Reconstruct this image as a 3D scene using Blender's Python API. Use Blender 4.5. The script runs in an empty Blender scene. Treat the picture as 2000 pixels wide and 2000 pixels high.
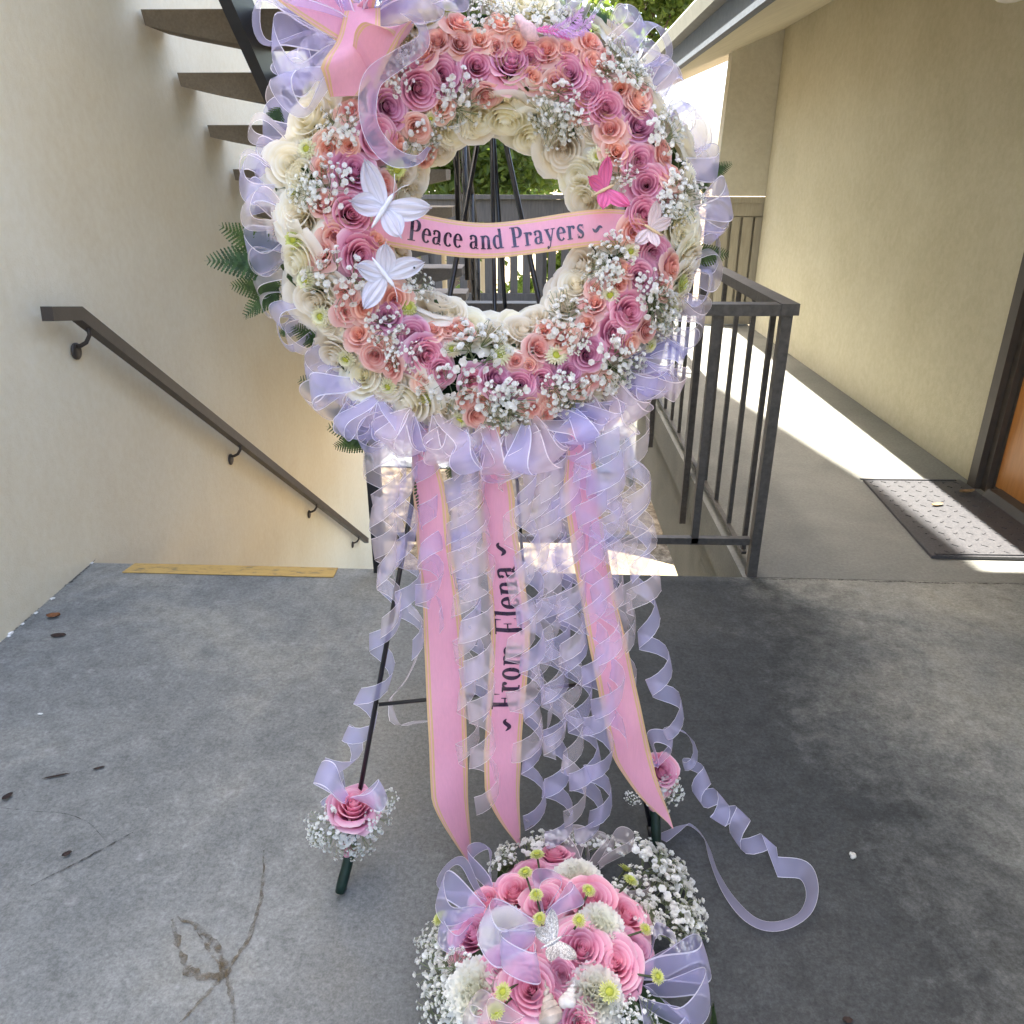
import bpy, math, random
from mathutils import Vector, Matrix, Euler
V = Vector
RND = random.Random(11)
SC = bpy.context.scene
COL = SC.collection
rad = math.radians

# ------------------------------------------------------------------ camera
CAM_H, F_PX, PITCH, YAW = 1.5, 1530.0, 23.3, 1.58
cam_data = bpy.data.cameras.new('camera')
cam = bpy.data.objects.new('camera', cam_data)
COL.objects.link(cam)
cam_data.sensor_width = 36.0
cam_data.lens = F_PX / 2000 * 36.0
cam_data.clip_start = 0.05
cam_data.clip_end = 600
cam.location = (0, 0, CAM_H)
cam.rotation_euler = (rad(90 - PITCH), 0, rad(YAW))
SC.camera = cam

# ------------------------------------------------------------------ light
SUN_TO = V((-0.40, 0.30, 0.93)).normalized()          # towards the sun
SUN_EL = math.asin(SUN_TO.z)
SUN_AZ = math.atan2(SUN_TO.x, SUN_TO.y)
world = bpy.data.worlds.new('World')
SC.world = world
world.use_nodes = True
wn = world.node_tree.nodes
sky_node = wn.new('ShaderNodeTexSky')
sky_node.sky_type = 'NISHITA'
sky_node.sun_disc = False
sky_node.sun_elevation = SUN_EL
sky_node.sun_rotation = SUN_AZ
sky_node.air_density = 1.0
sky_node.dust_density = 5.0
sky_node.ozone_density = 1.0
world.node_tree.links.new(sky_node.outputs[0], wn['Background'].inputs[0])
wn['Background'].inputs[1].default_value = 0.15
sun_data = bpy.data.lights.new('sun', 'SUN')
sun_data.energy = 5.0
sun_data.angle = rad(0.53)
sun_data.color = (1.0, 0.94, 0.84)
sun = bpy.data.objects.new('sun', sun_data)
COL.objects.link(sun)
sun.rotation_euler = SUN_TO.to_track_quat('Z', 'Y').to_euler()
sun.location = (-6, 6, 14)
SC.view_settings.view_transform = 'Standard'
SC.view_settings.look = 'None'
SC.view_settings.gamma = 1.0
SC.view_settings.use_curve_mapping = False
SC.view_settings.exposure = 2.85
SC.cycles.transparent_max_bounces = 32
SC.cycles.max_bounces = 10
SC.cycles.diffuse_bounces = 6

# ------------------------------------------------------------------ measuring
_R = cam.rotation_euler.to_matrix()
CAM = V((0, 0, CAM_H))
RIGHT, UP, FWD = _R @ V((1, 0, 0)), _R @ V((0, 1, 0)), _R @ V((0, 0, -1))
def ray(px, py):
    return FWD + RIGHT * ((px - 1000) / F_PX) + UP * ((1000 - py) / F_PX)
def on_plane(px, py, p0, n):
    d = ray(px, py)
    return CAM + d * ((V(p0) - CAM).dot(n) / d.dot(n))
def at_x(px, py, x): return on_plane(px, py, V((x, 0, 0)), V((1, 0, 0)))
def at_y(px, py, y): return on_plane(px, py, V((0, y, 0)), V((0, 1, 0)))
def at_z(px, py, z): return on_plane(px, py, V((0, 0, z)), V((0, 0, 1)))

# ------------------------------------------------------------------ materials
class NT:
    def __init__(s, name):
        s.m = bpy.data.materials.new(name); s.m.use_nodes = True
        s.t = s.m.node_tree; s.n = s.t.nodes
        s.b = s.n['Principled BSDF']; s.out = s.n['Material Output']
    def new(s, kind, **kw):
        n = s.n.new(kind)
        for k, v in kw.items(): setattr(n, k, v)
        return n
    def ln(s, a, b): s.t.links.new(a, b)
    def coord(s, space='Object', scale=(1, 1, 1)):
        if space == 'World':
            o = s.new('ShaderNodeNewGeometry').outputs['Position']
        else:
            o = s.new('ShaderNodeTexCoord').outputs[space]
        mp = s.new('ShaderNodeMapping'); mp.inputs['Scale'].default_value = scale
        s.ln(o, mp.inputs[0]); return mp.outputs[0]
    def noise(s, scale, detail=4, rough=.55, co=None, dist=0.0):
        n = s.new('ShaderNodeTexNoise'); n.inputs['Scale'].default_value = scale
        n.inputs['Detail'].default_value = detail; n.inputs['Roughness'].default_value = rough
        n.inputs['Distortion'].default_value = dist
        if co is not None: s.ln(co, n.inputs['Vector'])
        return n.outputs[0]
    def ramp(s, fac, stops):
        r = s.new('ShaderNodeValToRGB'); e = r.color_ramp.elements
        while len(e) < len(stops): e.new(.5)
        for el, (p, c) in zip(e, stops):
            el.position = p; el.color = (*c, 1) if len(c) == 3 else c
        s.ln(fac, r.inputs[0]); return r.outputs[0]
    def mix(s, fac, a, b, mode='MIX'):
        n = s.new('ShaderNodeMix', data_type='RGBA', blend_type=mode)
        for sock, val in ((n.inputs[0], fac), (n.inputs[6], a), (n.inputs[7], b)):
            if isinstance(val, (int, float)): sock.default_value = val
            elif isinstance(val, tuple): sock.default_value = (*val, 1)
            else: s.ln(val, sock)
        return n.outputs[2]
    def math(s, op, a, b=0.0, c=None):
        n = s.new('ShaderNodeMath', operation=op)
        for i, val in enumerate((a, b) if c is None else (a, b, c)):
            if isinstance(val, (int, float)): n.inputs[i].default_value = val
            else: s.ln(val, n.inputs[i])
        return n.outputs[0]
    def bump(s, h, strength=.3, dist=.01):
        b = s.new('ShaderNodeBump'); b.inputs['Strength'].default_value = strength
        b.inputs['Distance'].default_value = dist
        s.ln(h, b.inputs['Height']); s.ln(b.outputs[0], s.b.inputs['Normal'])
    def base(s, c):
        if isinstance(c, tuple): s.b.inputs['Base Color'].default_value = (*c, 1)
        else: s.ln(c, s.b.inputs['Base Color'])
    def rough(s, v, spec=.5):
        s.b.inputs['Roughness'].default_value = v
        s.b.inputs['Specular IOR Level'].default_value = spec
    def translucent(s, fac, color):
        tr = s.new('ShaderNodeBsdfTranslucent'); mx = s.new('ShaderNodeMixShader')
        if isinstance(color, tuple): tr.inputs[0].default_value = (*color, 1)
        else: s.ln(color, tr.inputs[0])
        mx.inputs[0].default_value = fac
        s.ln(s.b.outputs[0], mx.inputs[1]); s.ln(tr.outputs[0], mx.inputs[2]); s.ln(mx.outputs[0], s.out.inputs[0])
        return mx

def simple(name, c, rough=.6, spec=.5, var=.12, scale=30, metal=0.0, bump=0.0):
    k = NT(name)
    n = k.noise(scale, 4, .6, k.coord('Object'))
    lo, hi = tuple(x * (1 - var) for x in c), tuple(min(1, x * (1 + var)) for x in c)
    k.base(k.ramp(n, [(.3, lo), (.7, hi)])); k.rough(rough, spec)
    k.b.inputs['Metallic'].default_value = metal
    if bump: k.bump(n, bump, .004)
    return k.m

M = {}
def stucco(name, c1, c2, stain):
    k = NT(name); co = k.coord('World')
    big = k.noise(.9, 5, .6, co, .4)
    streak = k.noise(2.2, 5, .65, k.coord('World', (1.6, 1.6, .22)))
    fine = k.noise(160, 3, .6, co)
    mid = k.noise(26, 4, .6, co)
    col = k.ramp(big, [(.3, c1), (.68, c2)])
    col = k.mix(k.math('MULTIPLY', k.ramp(streak, [(.5, (0, 0, 0)), (.78, (1, 1, 1))]), .14), col, stain)
    col = k.mix(.10, col, k.ramp(fine, [(.3, (.2, .2, .2)), (.7, (.8, .8, .8))]), 'SOFT_LIGHT')
    col = k.mix(.12, col, k.ramp(mid, [(.35, (.1, .1, .1)), (.65, (.9, .9, .9))]), 'SOFT_LIGHT')
    k.base(col); k.rough(.9, .25)
    k.bump(k.math('ADD', k.math('MULTIPLY', fine, .7), mid), .42, .005)
    return k.m
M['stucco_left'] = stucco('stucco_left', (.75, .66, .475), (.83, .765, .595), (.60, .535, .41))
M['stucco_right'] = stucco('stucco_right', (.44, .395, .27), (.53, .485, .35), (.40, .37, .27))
M['stucco_pale'] = stucco('stucco_pale', (.44, .41, .32), (.56, .53, .44), (.34, .33, .29))

def concrete():
    k = NT('landing_concrete'); co = k.coord('World')
    big = k.noise(1.1, 6, .62, co, .6); mid = k.noise(15, 8, .78, co, .3); fine = k.noise(90, 4, .7, co)
    col = k.ramp(big, [(.32, (.14, .148, .144)), (.5, (.195, .200, .188)), (.68, (.30, .29, .245))])
    # shade on the right of the landing painted into the colour, ragged border
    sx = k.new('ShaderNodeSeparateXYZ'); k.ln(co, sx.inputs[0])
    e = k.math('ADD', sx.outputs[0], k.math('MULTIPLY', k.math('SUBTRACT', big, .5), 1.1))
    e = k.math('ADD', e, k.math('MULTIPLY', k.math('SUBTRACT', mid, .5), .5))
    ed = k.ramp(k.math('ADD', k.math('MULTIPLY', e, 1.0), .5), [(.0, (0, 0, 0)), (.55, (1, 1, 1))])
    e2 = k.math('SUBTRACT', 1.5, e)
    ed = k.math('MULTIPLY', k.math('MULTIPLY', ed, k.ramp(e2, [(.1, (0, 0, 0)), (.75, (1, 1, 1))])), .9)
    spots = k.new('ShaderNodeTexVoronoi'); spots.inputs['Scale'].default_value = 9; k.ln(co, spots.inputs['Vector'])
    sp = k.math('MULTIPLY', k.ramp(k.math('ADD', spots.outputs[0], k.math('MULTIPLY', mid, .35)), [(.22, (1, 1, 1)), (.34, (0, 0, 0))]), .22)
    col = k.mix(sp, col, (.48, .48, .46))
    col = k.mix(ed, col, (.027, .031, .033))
    col = k.mix(.6, col, k.ramp(mid, [(.3, (.2, .2, .2)), (.7, (.8, .8, .8))]), 'SOFT_LIGHT')
    grit = k.noise(230, 3, .7, co)
    col = k.mix(.5, col, k.ramp(fine, [(.28, (.12, .12, .12)), (.72, (.88, .88, .88))]), 'SOFT_LIGHT')
    pits = k.new('ShaderNodeTexVoronoi'); pits.inputs['Scale'].default_value = 55; k.ln(co, pits.inputs['Vector'])
    col = k.mix(k.math('MULTIPLY', k.ramp(k.math('ADD', pits.outputs[0], k.math('MULTIPLY', mid, .5)), [(.24, (1, 1, 1)), (.30, (0, 0, 0))]), .3), col, (.06, .06, .058))
    col = k.mix(.3, col, k.ramp(grit, [(.3, (.15, .15, .15)), (.7, (.85, .85, .85))]), 'SOFT_LIGHT')
    k.base(col); k.rough(.78, .35)
    k.bump(k.math('ADD', mid, k.math('MULTIPLY', fine, .25)), .35, .005)
    return k.m
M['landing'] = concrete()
def concrete2(name, a, b):
    k = NT(name); co = k.coord('World')
    big = k.noise(1.6, 6, .6, co, .4); fine = k.noise(80, 4, .7, co)
    col = k.ramp(big, [(.3, a), (.7, b)])
    col = k.mix(.4, col, k.ramp(fine, [(.25, (.2, .2, .2)), (.75, (.8, .8, .8))]), 'SOFT_LIGHT')
    k.base(col); k.rough(.85, .3); k.bump(fine, .3, .004); return k.m
M['walkway'] = concrete2('walkway_concrete', (.145, .148, .136), (.225, .225, .202))
M['path'] = concrete2('path_concrete', (.085, .09, .095), (.13, .135, .14))
M['slab'] = concrete2('slab_paint', (.20, .19, .16), (.26, .245, .205))
M['cream_slab'] = concrete2('cream_slab', (.19, .155, .095), (.25, .205, .13))
M['tread'] = concrete2('tread_concrete', (.17, .138, .095), (.30, .25, .185))
M['tread_far'] = concrete2('tread_far', (.16, .145, .13), (.26, .24, .22))
M['black'] = simple('black_metal', (.012, .012, .014), .38, .5, .2)
M['wire'] = simple('easel_wire', (.010, .010, .012), .3, .6, .1)
M['rail'] = simple('rail_paint', (.062, .057, .052), .5, .5, .35, 45)
M['handrail'] = simple('handrail_paint', (.050, .040, .034), .42, .5, .2, 18)
M['beam'] = simple('steel_beam', (.030, .034, .045), .35, .5, .2, 8)
M['fascia'] = simple('fascia_paint', (.10, .115, .135), .7, .3, .12, 20)
M['gutter'] = simple('gutter_paint', (.21, .215, .19), .55, .4, .1, 12)
M['soffit'] = simple('soffit_paint', (.50, .45, .33), .85, .25, .08, 6)
M['nosing'] = None
def nosing():
    k = NT('nosing_yellow'); n = k.noise(14, 6, .7, k.coord('World', (1, 3, 1)))
    k.base(k.ramp(n, [(.34, (.21, .17, .10)), (.46, (.50, .33, .11)), (.75, (.60, .40, .13))])); k.rough(.8, .3); return k.m
M['nosing'] = nosing()
def wood(name, a, b, scale=(1, 1, 12)):
    k = NT(name); n = k.noise(5, 6, .6, k.coord('Object', scale), .5)
    k.base(k.ramp(n, [(.3, a), (.7, b)])); k.rough(.65, .35); k.bump(n, .15, .002); return k.m
M['fence'] = wood('fence_wood', (.065, .063, .062), (.11, .105, .10), (14, 14, 1.2))
M['panel'] = wood('panel_wood', (.29, .26, .20), (.38, .345, .27), (14, 14, 1.2))
M['timber'] = wood('timber_edging', (.34, .31, .25), (.5, .46, .38), (1, 12, 12))
M['siding'] = wood('house_siding', (.20, .165, .135), (.28, .235, .19), (1, 14, 14))
M['house_cream'] = simple('house_cream', (.62, .52, .36), .8, .2, .08, 4)
M['shingle'] = simple('roof_shingle', (.12, .11, .10), .9, .2, .25, 12)
M['glass'] = simple('window_glass', (.03, .035, .04), .08, .6, .1)
M['door'] = wood('door_wood', (.36, .135, .028), (.48, .20, .05), (9, 9, .8))
M['door'].node_tree.nodes['Principled BSDF'].inputs['Roughness'].default_value = .3
M['door_frame'] = simple('door_frame_paint', (.060, .048, .038), .5, .45, .15, 10)
def mat_rubber():
    k = NT('doormat_rubber'); n = k.noise(120, 3, .6, k.coord('World'))
    k.base(k.ramp(n, [(.3, (.035, .035, .04)), (.7, (.075, .075, .08))])); k.rough(.55, .6); k.bump(n, .3, .002); return k.m
M['rubber'] = mat_rubber()
M['dry_leaf'] = simple('dry_leaf', (.30, .20, .10), .8, .3, .3, 60)
M['dark_leaf'] = simple('dark_dry_leaf', (.035, .022, .018), .8, .3, .3, 60)
M['rust_leaf'] = simple('rust_leaf', (.20, .085, .035), .8, .3, .3, 60)
M['chip'] = simple('white_chip', (.75, .74, .70), .8, .3, .1, 40)
def patchy(name, c, lo, hi, top, scale):
    k = NT(name); k.base(c); k.rough(.9, .2)
    tp = k.new('ShaderNodeBsdfTransparent'); mx = k.new('ShaderNodeMixShader')
    n = k.noise(scale, 5, .7, k.coord('World')); f = k.new('ShaderNodeMapRange')
    for i, v in ((1, lo), (2, hi), (3, 0.0), (4, top)): f.inputs[i].default_value = v
    k.ln(n, f.inputs[0]); k.ln(f.outputs[0], mx.inputs[0]); k.ln(tp.outputs[0], mx.inputs[1]); k.ln(k.b.outputs[0], mx.inputs[2]); k.ln(mx.outputs[0], k.out.inputs[0])
    return k.m
M['stain'] = patchy('dried_stain', (.12, .092, .055), .36, .62, .75, 45)
M['crack'] = patchy('crack_dark', (.03, .028, .025), .34, .58, .75, 60)
def mulch():
    k = NT('mulch'); co = k.coord('World')
    n = k.noise(9, 6, .7, co); f = k.noise(60, 4, .7, co)
    col = k.ramp(n, [(.3, (.07, .052, .034)), (.5, (.22, .17, .11)), (.7, (.42, .35, .25))])
    col = k.mix(.6, col, k.ramp(f, [(.25, (.1, .1, .1)), (.75, (.9, .9, .9))]), 'OVERLAY')
    k.base(col); k.rough(.95, .1); k.bump(k.math('ADD', n, f), .9, .04); return k.m
M['mulch'] = mulch()
M['bark'] = simple('bark', (.10, .075, .055), .9, .2, .35, 12, 0, .6)
def leafmat(name, a, b, c, tr=.45):
    k = NT(name); at = k.new('ShaderNodeAttribute', attribute_name='t')
    col = k.ramp(at.outputs['Fac'], [(0, a), (.5, b), (1, c)])
    k.base(col); k.rough(.5, .4)
    k.translucent(tr, k.mix(.5, col, (.30, .42, .05)))
    return k.m
M['leaf'] = leafmat('tree_leaf', (.030, .060, .014), (.08, .13, .028), (.16, .21, .05))
M['leaf_bright'] = leafmat('shrub_leaf', (.09, .14, .02), (.18, .26, .04), (.30, .36, .07), .5)
M['fern'] = leafmat('fern_leaf', (.010, .030, .012), (.022, .060, .020), (.045, .10, .03), .2)
M['rose_leaf'] = leafmat('rose_leaf', (.012, .030, .012), (.022, .050, .018), (.04, .075, .025), .15)
M['breath_stem'] = simple('breath_stem', (.22, .26, .13), .6, .4, .25, 60)
M['stem'] = simple('flower_stem', (.06, .075, .03), .6, .4, .25, 60)
M['foam'] = simple('floral_foam', (.018, .035, .016), .95, .1, .4, 40)

def petal(name, stops, tr=.28, jitter=.10):
    k = NT(name); at = k.new('ShaderNodeAttribute', attribute_name='t')
    col = k.ramp(at.outputs['Fac'], stops)
    oi = k.new('ShaderNodeObjectInfo')
    hs = k.new('ShaderNodeHueSaturation')
    k.ln(k.math('ADD', k.math('MULTIPLY', oi.outputs['Random'], .035), .4825), hs.inputs['Hue'])
    k.ln(k.math('ADD', k.math('MULTIPLY', oi.outputs['Random'], 2 * jitter), 1 - jitter), hs.inputs['Value'])
    vein = k.noise(18, 5, .6, k.coord('Object', (1, 1, .4)))
    k.ln(k.mix(.16, col, k.ramp(vein, [(.3, (.2, .2, .2)), (.7, (.8, .8, .8))]), 'SOFT_LIGHT'), hs.inputs['Color'])
    k.base(hs.outputs[0]); k.rough(.55, .25)
    k.b.inputs['Sheen Weight'].default_value = .15
    k.translucent(tr, hs.outputs[0]); return k.m
M['rose_pink'] = petal('rose_pink_petal', [(0, (.40, .055, .17)), (.22, (.64, .17, .34)), (.45, (.77, .31, .48)), (.8, (.86, .46, .60)), (1, (.94, .71, .77))], .42)
M['rose_peach'] = petal('rose_peach_petal', [(0, (.64, .17, .13)), (.25, (.84, .37, .30)), (.5, (.90, .52, .44)), (.85, (.93, .64, .56)), (1, (.96, .79, .71))], .42)
M['rose_ivory'] = petal('rose_ivory_petal', [(0, (.78, .66, .38)), (.3, (.90, .83, .62)), (.7, (.94, .895, .765)), (1, (.96, .94, .87))], .42, .05)
M['rose_bouquet'] = petal('rose_bouquet_petal', [(0, (.46, .07, .19)), (.22, (.70, .21, .38)), (.45, (.82, .36, .52)), (.8, (.89, .50, .63)), (1, (.95, .73, .78))], .42)
M['carnation'] = petal('carnation_petal', [(0, (.74, .73, .50)), (.5, (.86, .85, .72)), (1, (.93, .92, .88))], .4, .03)
M['mum_white'] = petal('mum_petal', [(0, (.55, .58, .20)), (.5, (.78, .76, .48)), (1, (.85, .83, .64))], .25, .04)
M['mum_green'] = petal('mum_green_petal', [(0, (.30, .36, .05)), (.5, (.55, .58, .16)), (1, (.70, .70, .32))], .2, .06)
M['mum_eye'] = simple('mum_eye', (.40, .42, .06), .8, .2, .25, 200)
M['breath'] = petal('babys_breath_petal', [(0, (.86, .86, .78)), (1, (.95, .95, .94))], .45, .03)

def organza(name, c, alpha):
    k = NT(name); k.base(c); k.rough(.42, .45)
    k.b.inputs['Sheen Weight'].default_value = .3
    mx = k.translucent(.45, c)
    tp = k.new('ShaderNodeBsdfTransparent'); m2 = k.new('ShaderNodeMixShader')
    n = k.noise(9, 2, .5, k.coord('World'))
    f = k.new('ShaderNodeMapRange'); f.inputs[1].default_value = .3; f.inputs[2].default_value = .7
    f.inputs[3].default_value = alpha - .07; f.inputs[4].default_value = alpha + .07
    k.ln(n, f.inputs[0]); k.ln(f.outputs[0], m2.inputs[0])
    k.ln(tp.outputs[0], m2.inputs[1]); k.ln(mx.outputs[0], m2.inputs[2]); k.ln(m2.outputs[0], k.out.inputs[0])
    return k.m
M['org_lav'] = organza('organza_lavender', (.66, .64, .96), .40)
M['stream_lav'] = organza('streamer_lavender', (.70, .66, .97), .33)
M['stream_pink'] = organza('streamer_pink', (.93, .83, .88), .29)
M['ruffle_pink'] = organza('ruffle_pink', (.90, .77, .83), .36)
M['ruffle_lav'] = organza('ruffle_lavender', (.68, .65, .96), .40)
M['org_pink'] = organza('organza_pink', (.91, .81, .86), .36)
M['edge_lav'] = organza('organza_edge_lavender', (.86, .84, .96), .95)
M['edge_pink'] = organza('organza_edge_pink', (.93, .85, .88), .95)
def satin(name, c):
    k = NT(name); n = k.noise(300, 2, .5, k.coord('Object', (1, 1, .06)))
    k.base(k.ramp(n, [(.3, tuple(x * .96 for x in c)), (.7, tuple(min(1, x * 1.03) for x in c))]))
    k.rough(.32, .45); k.b.inputs['Sheen Weight'].default_value = .35
    cr = k.noise(22, 4, .6, k.coord('World', (1, 1, .35)))
    k.bump(k.math('ADD', k.math('MULTIPLY', n, .15), cr), .25, .004); k.translucent(.18, c); return k.m
M['satin'] = satin('satin_pink', (.82, .38, .50))
M['gold'] = satin('satin_gold_edge', (.72, .47, .24))
M['ink'] = simple('printed_foil', (.035, .016, .045), .2, .8, .5, 60, .2)
def wing(name, c, rough=.45):
    k = NT(name); n = k.noise(14, 3, .6, k.coord('Object', (1, 6, 1)))
    at = k.new('ShaderNodeAttribute', attribute_name='t')
    col = k.ramp(n, [(.3, tuple(x * .88 for x in c)), (.7, c)])
    vein = k.math('MULTIPLY', k.ramp(at.outputs['Fac'], [(.72, (0, 0, 0)), (1, (1, 1, 1))]), .55)
    col = k.mix(vein, col, tuple(x * .55 for x in c)); k.base(col); k.rough(rough, .35); k.translucent(.3, col); return k.m
M['wing_white'] = wing('feather_wing_white', (.80, .80, .90))
M['wing_peach'] = wing('feather_wing_peach', (.84, .72, .74))
M['wing_pink'] = wing('feather_wing_hot_pink', (.84, .19, .42))
def glitter():
    k = NT('glitter_silver'); v = k.new('ShaderNodeTexVoronoi'); v.inputs['Scale'].default_value = 700
    k.ln(k.coord('Object'), v.inputs['Vector'])
    k.base(k.ramp(v.outputs['Color'], [(.2, (.30, .28, .27)), (.6, (.62, .59, .57)), (.9, (.9, .87, .84))])); k.rough(.3, .8)
    k.b.inputs['Metallic'].default_value = .35; k.bump(v.outputs['Distance'], .5, .001); return k.m
M['glitter'] = glitter()
M['bird'] = simple('bird_down', (.76, .50, .52), .9, .2, .35, 55)
M['feather'] = wing('tail_feather', (.86, .22, .55), .6)
M['feather_lav'] = wing('tail_feather_lavender', (.72, .45, .78), .6)
M['body_white'] = simple('butterfly_body', (.74, .74, .80), .6, .3, .08, 40)
M['beige_body'] = simple('butterfly_body_beige', (.66, .50, .30), .6, .3, .12, 40)
M['shell'] = simple('sea_shell', (.50, .42, .36), .3, .5, .4, 30)
M['shell_light'] = simple('sea_shell_light', (.72, .68, .64), .3, .5, .2, 30)
M['tape'] = simple('stem_tape', (.008, .026, .018), .45, .4, .3, 60)
M['dish'] = simple('bouquet_dish', (.012, .02, .014), .5, .4, .2, 20)
M['lamp'] = simple('lamp_metal', (.10, .08, .06), .35, .6, .15, 10, .6)
M['lamp_glass'] = simple('lamp_glass', (.70, .68, .62), .3, .5, .05, 10)
M['box'] = simple('utility_box', (.20, .23, .24), .5, .4, .1, 10)

# ------------------------------------------------------------------ mesh builder
class MB:
    def __init__(s): s.v, s.f, s.m, s.t = [], [], [], []
    def vert(s, p, t=.5): s.v.append(tuple(p)); s.t.append(t); return len(s.v) - 1
    def face(s, idx, m=0): s.f.append(tuple(idx)); s.m.append(m)
    def grid(s, nu, nv, fn, mat=0, closed=False):
        """fn(i,j)->(point,t); mat int or fn(j)"""
        ids = [[s.vert(*fn(i, j)) for j in range(nv)] for i in range(nu)]
        for i in range(nu if closed else nu - 1):
            a, b = ids[i], ids[(i + 1) % nu]
            for j in range(nv - 1):
                s.face((a[j], b[j], b[j + 1], a[j + 1]), mat(j) if callable(mat) else mat)
        return ids
    def box(s, c, size, rot=None, m=0):
        c = V(c); hx, hy, hz = size[0] / 2, size[1] / 2, size[2] / 2
        r = rot.to_3x3() if rot is not None else Matrix.Identity(3)
        i = [s.vert(c + r @ V((x * hx, y * hy, z * hz))) for x in (-1, 1) for y in (-1, 1) for z in (-1, 1)]
        for q in ((0, 1, 3, 2), (4, 6, 7, 5), (0, 4, 5, 1), (2, 3, 7, 6), (0, 2, 6, 4), (1, 5, 7, 3)):
            s.face([i[k] for k in q], m)
    def bar(s, a, b, w, h, up=V((0, 0, 1)), m=0):
        a, b = V(a), V(b); t = (b - a).normalized()
        x = t.cross(up)
        if x.length < 1e-4: x = t.cross(V((1, 0, 0)))
        x.normalize(); y = x.cross(t)
        R = Matrix((x, t, y)).transposed()
        s.box((a + b) / 2, (w, (b - a).length, h), R, m)
    def prism(s, poly, ext, m=0):
        ext = V(ext); n = len(poly)
        a = [s.vert(p) for p in poly]; b = [s.vert(V(p) + ext) for p in poly]
        s.face(a[::-1], m); s.face(b, m)
        for i in range(n): s.face((a[i], a[(i + 1) % n], b[(i + 1) % n], b[i]), m)
    def tube(s, pts, r, n=8, m=0, cap=True, t=.5):
        pts = [V(p) for p in pts]; rr = r if isinstance(r, (list, tuple)) else [r] * len(pts)
        fr = frames(pts); rings = []
        for p, (T, N, B), q in zip(pts, fr, rr):
            rings.append([s.vert(p + (N * math.cos(a) + B * math.sin(a)) * q, t) for a in (2 * math.pi * k / n for k in range(n))])
        for a, b in zip(rings, rings[1:]):
            for k in range(n): s.face((a[k], a[(k + 1) % n], b[(k + 1) % n], b[k]), m)
        if cap: s.face(rings[0][::-1], m); s.face(rings[-1], m)
    def ball(s, c, r, nu=8, nv=6, m=0, t=.5, sq=(1, 1, 1), rnd=0, R=None):
        c = V(c)
        def fn(i, j):
            a, b = 2 * math.pi * i / nu, math.pi * j / (nv - 1)
            k = r * (1 + rnd * (RND.random() - .5))
            p = V((math.sin(b) * math.cos(a) * k * sq[0], math.sin(b) * math.sin(a) * k * sq[1], math.cos(b) * k * sq[2]))
            return (c + (R @ p if R is not None else p), t)
        s.grid(nu, nv, fn, m, True)
    def mesh(s, name, mats, smooth=True):
        me = bpy.data.meshes.new(name)
        me.from_pydata(s.v, [], s.f)
        for x in mats: me.materials.append(M[x] if isinstance(x, str) else x)
        me.polygons.foreach_set('material_index', s.m)
        me.polygons.foreach_set('use_smooth', [smooth] * len(s.f))
        at = me.attributes.new('t', 'FLOAT', 'POINT'); at.data.foreach_set('value', s.t)
        me.update(); return me
    def build(s, name, mats, parent=None, smooth=False, origin=None):
        """vertices are in world space; the object gets its own origin"""
        mats = [mats] if isinstance(mats, str) else mats
        if origin is None:
            xs, ys, zs = zip(*s.v)
            origin = V(((min(xs) + max(xs)) / 2, (min(ys) + max(ys)) / 2, min(zs)))
        origin = V(origin)
        s.v = [(x - origin.x, y - origin.y, z - origin.z) for x, y, z in s.v]
        return link(name, s.mesh(name, mats, smooth), parent, Matrix.Translation(origin))

def frames(pts):
    out, N = [], None
    for i, p in enumerate(pts):
        T = (pts[min(i + 1, len(pts) - 1)] - pts[max(i - 1, 0)])
        T = T.normalized() if T.length > 1e-9 else V((0, 0, 1))
        if N is None:
            N = T.cross(V((0, 1, 0)))
            if N.length < .1: N = T.cross(V((1, 0, 0)))
        N = (N - T * N.dot(T)).normalized()
        out.append((T, N, T.cross(N)))
    return out

ORG = {}
def link(name, me, parent=None, Mw=None):
    """Mw: placement in the world for a thing or a part; for a sub-part of a part also world"""
    o = bpy.data.objects.new(name, me); COL.objects.link(o)
    Mw = Mw or Matrix.Identity(4)
    ORG[o.name] = Mw
    if parent is not None:
        o.parent = parent
        o.matrix_local = ORG[parent.name].inverted() @ Mw
    else:
        o.matrix_world = Mw
    return o
def tag(o, label, cat, group=None, kind=None):
    o['label'] = label
    if cat: o['category'] = cat
    if group: o['group'] = group
    if kind: o['kind'] = kind
    return o
def thing(name, label, cat, loc, group=None):
    return tag(link(name, None, None, Matrix.Translation(V(loc))), label, cat, group)
def structure(o, label=None):
    o['kind'] = 'structure'
    if label: o['label'] = label
    return o
def smoothstep(a, b, x):
    x = max(0, min(1, (x - a) / (b - a))); return x * x * (3 - 2 * x)
def spline(pts, n):
    """Catmull-Rom through pts"""
    pts = [V(p) for p in pts]; P = [pts[0] * 2 - pts[1]] + pts + [pts[-1] * 2 - pts[-2]]
    out = []
    for k in range(n):
        s = k / (n - 1) * (len(pts) - 1); i = min(int(s), len(pts) - 2); u = s - i
        a, b, c, d = P[i:i + 4]
        out.append(.5 * ((2 * b) + (c - a) * u + (2 * a - 5 * b + 4 * c - d) * u * u + (3 * b - a - 3 * c + d) * u ** 3))
    return out

# ================================================================== SETTING
XL, XR, GZ = -1.85, 2.33, -3.15        # left wall, right wall, lower ground level
EDGE = lambda x: 2.868 - .020 * (x + .62)   # far edge of the landing

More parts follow.
